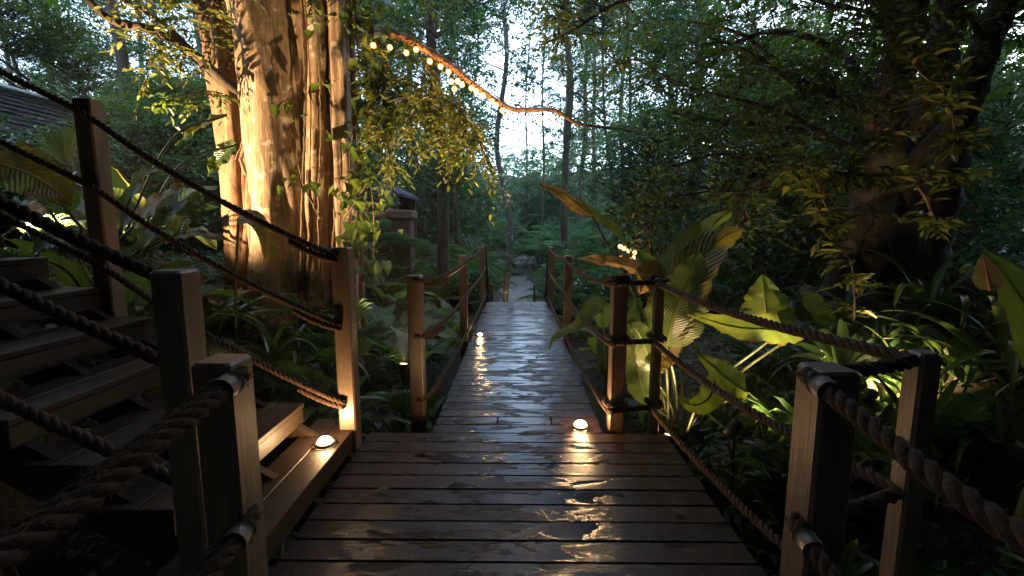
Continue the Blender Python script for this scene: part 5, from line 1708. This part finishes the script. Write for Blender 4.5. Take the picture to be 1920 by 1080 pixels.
# ------------------------------------------------------------------ canopy overhead and behind the viewer (keeps the walk in shade, as the forest does)
GO = 'overhead canopy trees around the viewer'
for (x, y, z, s, k) in ((0.5, -1.5, 5.0, 1.3, 0), (-3, 0.5, 5.2, 1.3, 1), (3.2, 0.2, 4.8, 1.3, 0), (0.5, 2.2, 5.6, 1.2, 1), (-2.8, -3.5, 4.2, 1.5, 0), (3, -4, 4.2, 1.5, 1), (0, -6, 3.6, 1.5, 0), (-6, -1, 4.0, 1.6, 1), (6, -1, 3.8, 1.6, 0),
                        (-6.5, 3.2, 5.2, 1.5, 0), (6.6, 3.0, 4.6, 1.5, 1), (-5, -7, 2.8, 1.7, 1), (5, -7.5, 2.8, 1.7, 0), (2.6, 4.6, 6.2, 1.1, 0), (-1.5, 1.2, 4.6, 1.0, 1), (1.8, 1.0, 4.4, 1.0, 0), (-4.6, 2.2, 5.0, 1.1, 1), (4.2, 1.8, 4.4, 1.1, 1), (-9, -3, 3, 1.7, 0), (9, -3, 3, 1.7, 1), (8.5, 4.5, 3.2, 1.6, 0), (0, -9, 1.5, 1.8, 1)):
    g = gz(x, y)
    t = empty('canopy_tree', (x, y, g), R.uniform(0, 6.28), s)
    tag(t, 'leafy canopy tree arching high above the walk', 'tree', GO)
    ang = R.uniform(0, 6.28); ox, oy = math.cos(ang) * 1.2, math.sin(ang) * 1.2
    # stand the trunk clear of the walk
    if abs(x) < 1.6: ox, oy = (2.4 / s) * (1 if x >= 0 else -1), -1.0
    c, l = OVER[k]
    t.rotation_euler = (0, 0, 0)
    M = Matrix.Translation((0, 0, (z - g) / s)) @ Matrix.Rotation(ang, 4, 'Z')
    link('crown', c, t, M); link('limbs', l, t, M)
    if not (y > 1 and abs(x) < 4):
        link('trunk', limb([(ox, oy, gz(x + ox * s, y + oy * s) / s - g / s - 0.3), (ox * 0.9, oy * 0.9, (z - g) / s * 0.5), (0, 0, (z - g) / s + 0.5)], 0.13, 0.07, M_bark, 10, name='trunk'), t)

GE = 'thicket closing in behind the viewer'
for i in range(20):
    a = rad(R.uniform(-15, 195)); d_ = R.uniform(3.6, 9.5)
    x, y = d_ * math.cos(a) * 1.1, -d_ * math.sin(a) - 0.5
    if abs(x) < 1.5 and y > -5: continue
    if y > -0.5 and abs(x) < 5.0: continue
    c, l = BUSH[R.randrange(3)]
    t = empty('thicket_bush', (x, y, gz(x, y)), R.uniform(0, 6.28), R.uniform(1.6, 2.4))
    tag(t, 'tall dark bush of the thicket behind the viewer', 'bush', GE)
    link('foliage', c, t); link('twigs', l, t)

# ------------------------------------------------------------------ buildings and stone
hut = empty('shingle_roofed_hut', (-9.5, 7.8, gz(-9.5, 7.8)))
tag(hut, 'hut at far left with dark shingle roof and pale ridge cap', 'hut')
hi = Matrix.Translation((9.5, -7.8, -gz(-9.5, 7.8)))
rx, rz_, ex, ez = -9.15, 3.85, -7.0, 2.35
nrow, ncol = 14, 28
b = MB()
for sgn in (1, -1):
    for i in range(nrow):
        for j in range(ncol):
            t0, t1 = i / nrow, (i + 1.25) / nrow
            y0 = 4.6 + (j + (i % 2) * 0.5) * 6.0 / ncol
            y1 = y0 + 6.0 / ncol - 0.012
            X = lambda t: rx + sgn * (ex - rx) * t
            Z = lambda t: rz_ + (ez - rz_) * t
            jj = R.uniform(-0.012, 0.012)
            b.add([(X(t0), y0, Z(t0) + 0.0), (X(t0), y1, Z(t0) + 0.0), (X(t1), y1, Z(t1) + 0.035 + jj), (X(t1), y0, Z(t1) + 0.035 + jj), (X(t1), y0, Z(t1) + 0.01 + jj), (X(t1), y1, Z(t1) + 0.01 + jj)],
                  [(0, 3, 2, 1), (3, 4, 5, 2)])
o = link('shingles', b.mesh('shingles', M_shingle), hut, hi); o['kind'] = 'stuff'
for j in range(12):
    b = MB(); b.box((rx, 4.85 + j * 0.5, rz_ + 0.06), (0.26, 0.485, 0.07), bev=0.02)
    link('ridge_cap', b.mesh('ridge_cap', M_ridge), hut, hi)
b = MB(); b.box((-9.15, 7.6, 1.6), (3.2, 5.2, 1.9)); link('wall', b.mesh('wall', M_beam), hut, hi)
b = MB(); b.box((-7.05, 7.6, 2.33), (0.05, 6.1, 0.10)); link('eave', b.mesh('eave', M_beam), hut, hi)

hx, hy = -4.1, 13.6
hut2 = empty('dark_pavilion', (hx, hy, gz(hx, hy)))
tag(hut2, 'small far pavilion with slate blue roof just right of the fig', 'pavilion')
h2i = Matrix.Translation((-hx, -hy, -gz(hx, hy)))
b = MB()
V = [(hx - 1.4, hy - 1, 2.28), (hx + 1.0, hy - 1, 2.28), (hx + 1.0, hy + 1, 2.28), (hx - 1.4, hy + 1, 2.28), (hx - 1.4, hy - 1, 2.36), (hx + 1.0, hy - 1, 2.36), (hx + 1.0, hy + 1, 2.36), (hx - 1.4, hy + 1, 2.36), (hx - 0.9, hy, 2.68), (hx + 0.5, hy, 2.68)]
b.add(V, [(3, 2, 1, 0), (0, 1, 5, 4), (1, 2, 6, 5), (2, 3, 7, 6), (3, 0, 4, 7), (4, 5, 9, 8), (5, 6, 9), (6, 7, 8, 9), (7, 4, 8)])
link('roof', b.mesh('roof', M_roofdark), hut2, h2i)
for (dx, dy) in ((-1.1, -0.7), (0.7, -0.7), (-1.1, 0.7), (0.7, 0.7)):
    b = MB(); b.box((hx + dx, hy + dy, 0.99), (0.12, 0.12, 2.55)); link('pillar', b.mesh('pillar', M_beam), hut2, h2i)
b = MB(); b.box((hx - 0.2, hy + 0.9, 1.6), (2.2, 0.08, 1.6)); link('wall', b.mesh('wall', M_wall), hut2, h2i)

pw = empty('stone_garden_wall', (-2.55, 9.4, gz(-2.55, 9.4)))
tag(pw, 'red brown rough stone wall with square end pillar behind the walkway plants', 'wall')
pwi = Matrix.Translation((2.55, -9.4, -gz(-2.55, 9.4)))
bot = gz(-2.4, 9.4) - 0.3
b = MB(); b.box((-2.38, 9.45, (bot + 1.62) / 2), (0.42, 0.42, 1.62 - bot), bev=0.02); link('pillar', b.mesh('pillar', M_wall), pw, pwi)
b = MB(); b.box((-2.38, 9.45, 1.71), (0.54, 0.54, 0.17), bev=0.02); link('coping', b.mesh('coping', M_coping), pw, pwi)
b = MB(); b.box((-3.55, 9.5, (bot + 1.6) / 2), (1.9, 0.25, 1.6 - bot), bev=0.01); link('wall_face', b.mesh('wall_face', M_wall), pw, pwi)
b = MB(); b.box((-3.55, 9.5, 1.68), (1.88, 0.36, 0.14), bev=0.02); link('coping', b.mesh('coping', M_coping), pw, pwi)
for i in range(6):
    x = -2.6 - i * 0.26
    t = plant('potted_seedling', f'small pale leafy pot plant standing on the red stone wall', 'plant', (x, 9.5, 1.84), BROADS, 6, 0.24, group='pot plants lined up on the stone wall')
    V, Fq = tube_np(np.array([(0, 0, -0.07), (0, 0, 0.0), (0, 0, 0.03)]), np.array([0.05, 0.07, 0.075]), 12)
    link('pot', mesh('pot', V, Fq, M_coping), t)


def rock(x, y, z, sx, sy, sz, label, seed):
    V, Fq = [], []
    n, m = 14, 8
    for j in range(m + 1):
        ph = math.pi * j / m
        for i in range(n):
            th = 2 * math.pi * i / n
            d = Vector((math.sin(ph) * math.cos(th), math.sin(ph) * math.sin(th), math.cos(ph)))
            k = 1 + 0.35 * mnoise.noise(d * 1.6 + Vector((seed * 7.1, 0, 0))) + 0.12 * mnoise.noise(d * 4 + Vector((seed, 3, 0)))
            V.append((d.x * sx * k, d.y * sy * k, d.z * sz * k))
    for j in range(m):
        for i in range(n):
            Fq.append((j * n + i, (j + 1) * n + i, (j + 1) * n + (i + 1) % n, j * n + (i + 1) % n))
    o = link('boulder', mesh('boulder', V, Fq, M_rock, False))
    o.location = (x, y, z); o.rotation_euler = (0, 0, seed)
    tag(o, label, 'boulder')


rock(0.35, 18.6, gz(0.35, 18.6) + 0.15, 0.75, 0.5, 0.55, 'largest rounded boulder at the far end of the gravel path', 1)
rock(-0.45, 18.2, gz(-0.4, 18.2) + 0.05, 0.5, 0.45, 0.4, 'low boulder at left of the gravel path end', 2)
rock(1.15, 17.6, gz(1.1, 17.6) + 0.05, 0.45, 0.4, 0.32, 'small boulder at right of the gravel path end', 3)
rock(1.75, 9.2, gz(1.7, 9.2) + 0.05, 0.55, 0.35, 0.14, 'flat grey slab stone behind the right walkway post', 4)
rock(2.6, 9.0, gz(2.6, 9.0) + 0.1, 0.5, 0.35, 0.2, 'flat grey slab stone behind the giant paddle leaves', 5)
rock(4.0, 8.3, gz(4.0, 8.3) + 0.1, 0.45, 0.3, 0.14, 'pale flat stone at right below the feather palms', 6)

# red ginger flowers glimpsed at the right
fx, fy = on(1382, 545, 8.3)
fl = plant('ginger_flower', 'red ginger flower head glimpsed beyond the giant leaves', 'flower', (fx, fy), GING, 7, 0.7)
b = MB()
for i in range(26):
    a = i * 2.4; h = i / 26
    p = Vector((0.05 * math.cos(a) * (1 - h), 0.05 * math.sin(a) * (1 - h), 0.86 + 0.2 * h))
    q = p + Vector((math.cos(a) * 0.05, math.sin(a) * 0.05, 0.03))
    sd = Vector((-math.sin(a), math.cos(a), 0)) * 0.025
    b.add([p - sd * 0.5, p + sd * 0.5, q + sd, q + Vector((0, 0, 0.03)), q - sd], [(0, 1, 2, 3, 4)])
b.tube([(0, 0, 0), (0, 0, 0.95)], [0.01, 0.01], 6)
link('flower_head', b.mesh('flower_head', M_flower), fl)

# ------------------------------------------------------------------ leaf litter and small stuff
n = 9000
x = np.concatenate([NP.uniform(1.15, 6.5, 5500), NP.uniform(-6, -1.15, 3500)])
y = NP.uniform(0.8, 9.0, n)
z = np.array([gz(a, b_) for a, b_ in zip(x, y)]) + NP.uniform(0.0, 0.04, n)
V, Fq = leaves(np.stack([x, y, z], 1), NP.normal(0, 1, (n, 3)) * np.array([1, 1, 0.25]), np.array([0, 0, 1.0]) + NP.normal(0, 0.35, (n, 3)), NP.uniform(0.05, 0.13, n), NP.uniform(0.02, 0.06, n))
tag(link('leaf_litter', mesh('leaf_litter', V, Fq, M_litter)), 'dead brown leaves scattered over the forest floor', 'leaf litter', kind='stuff')
n = 2600
x = np.concatenate([NP.uniform(1.3, 5.5, 1700), NP.uniform(-5, -1.3, 900)])
y = NP.uniform(1.5, 8.0, n)
z = np.array([gz(a, b_) for a, b_ in zip(x, y)])
b_o = np.stack([x, y, z], 1)
dd = unit(n, 0.9, 0.6)
ln = NP.uniform(0.1, 0.35, n)
V, Fq = twig_leaves(b_o, dd, ln, 6, (0.04, 0.09), 0.45, True, 0.3)
tag(link('ground_cover', mesh('ground_cover', V, Fq, M_under)), 'low creeping green ground cover among the litter on both banks', 'ground cover', kind='stuff')


def fallen(px, py, Y, L, rz, label, mat=M_litter):
    p = at(px, py, Y)
    o = link('fallen_leaf', heart_leaf_mesh(L, L * 0.45, mat, rz))
    o.location = (p.x, p.y, 0.008 + 0.18 * L); o.rotation_euler = (0.12, 0.1, rz)
    tag(o, label, 'leaf')


def deck_y(py):
    v = (py - 540) / F_PX
    return CAM_H * (math.cos(PITCH) - v * math.sin(PITCH)) / (math.sin(PITCH) + v * math.cos(PITCH))


for (px, py, L, rz, lb) in ((922, 634, 0.12, 0.5, 'dark fallen leaf on the walkway just right of the halfway deck light'), (1024, 868, 0.09, -0.9, 'small yellowish fallen leaf on the landing boards'),
                            (1280, 966, 0.06, 0.8, 'tiny fallen leaf near the right side of the landing'), (652, 1012, 0.09, 1.4, 'dark round fallen leaf at left of the landing'),
                            (998, 572, 0.12, 0.2, 'dark fallen leaf at the far end of the walkway'), (1010, 605, 0.09, 2.2, 'small dark leaf on the far walkway right of centre'),
                            (726, 924, 0.07, 1.7, 'small green fallen leaf on left part of the landing'), (1008, 668, 0.07, 0.3, 'small dark leaf on the wet middle of the walkway')):
    fallen(px, py, deck_y(py), L, rz, lb, M_gold if 'yellow' in lb or 'green' in lb else M_litter)
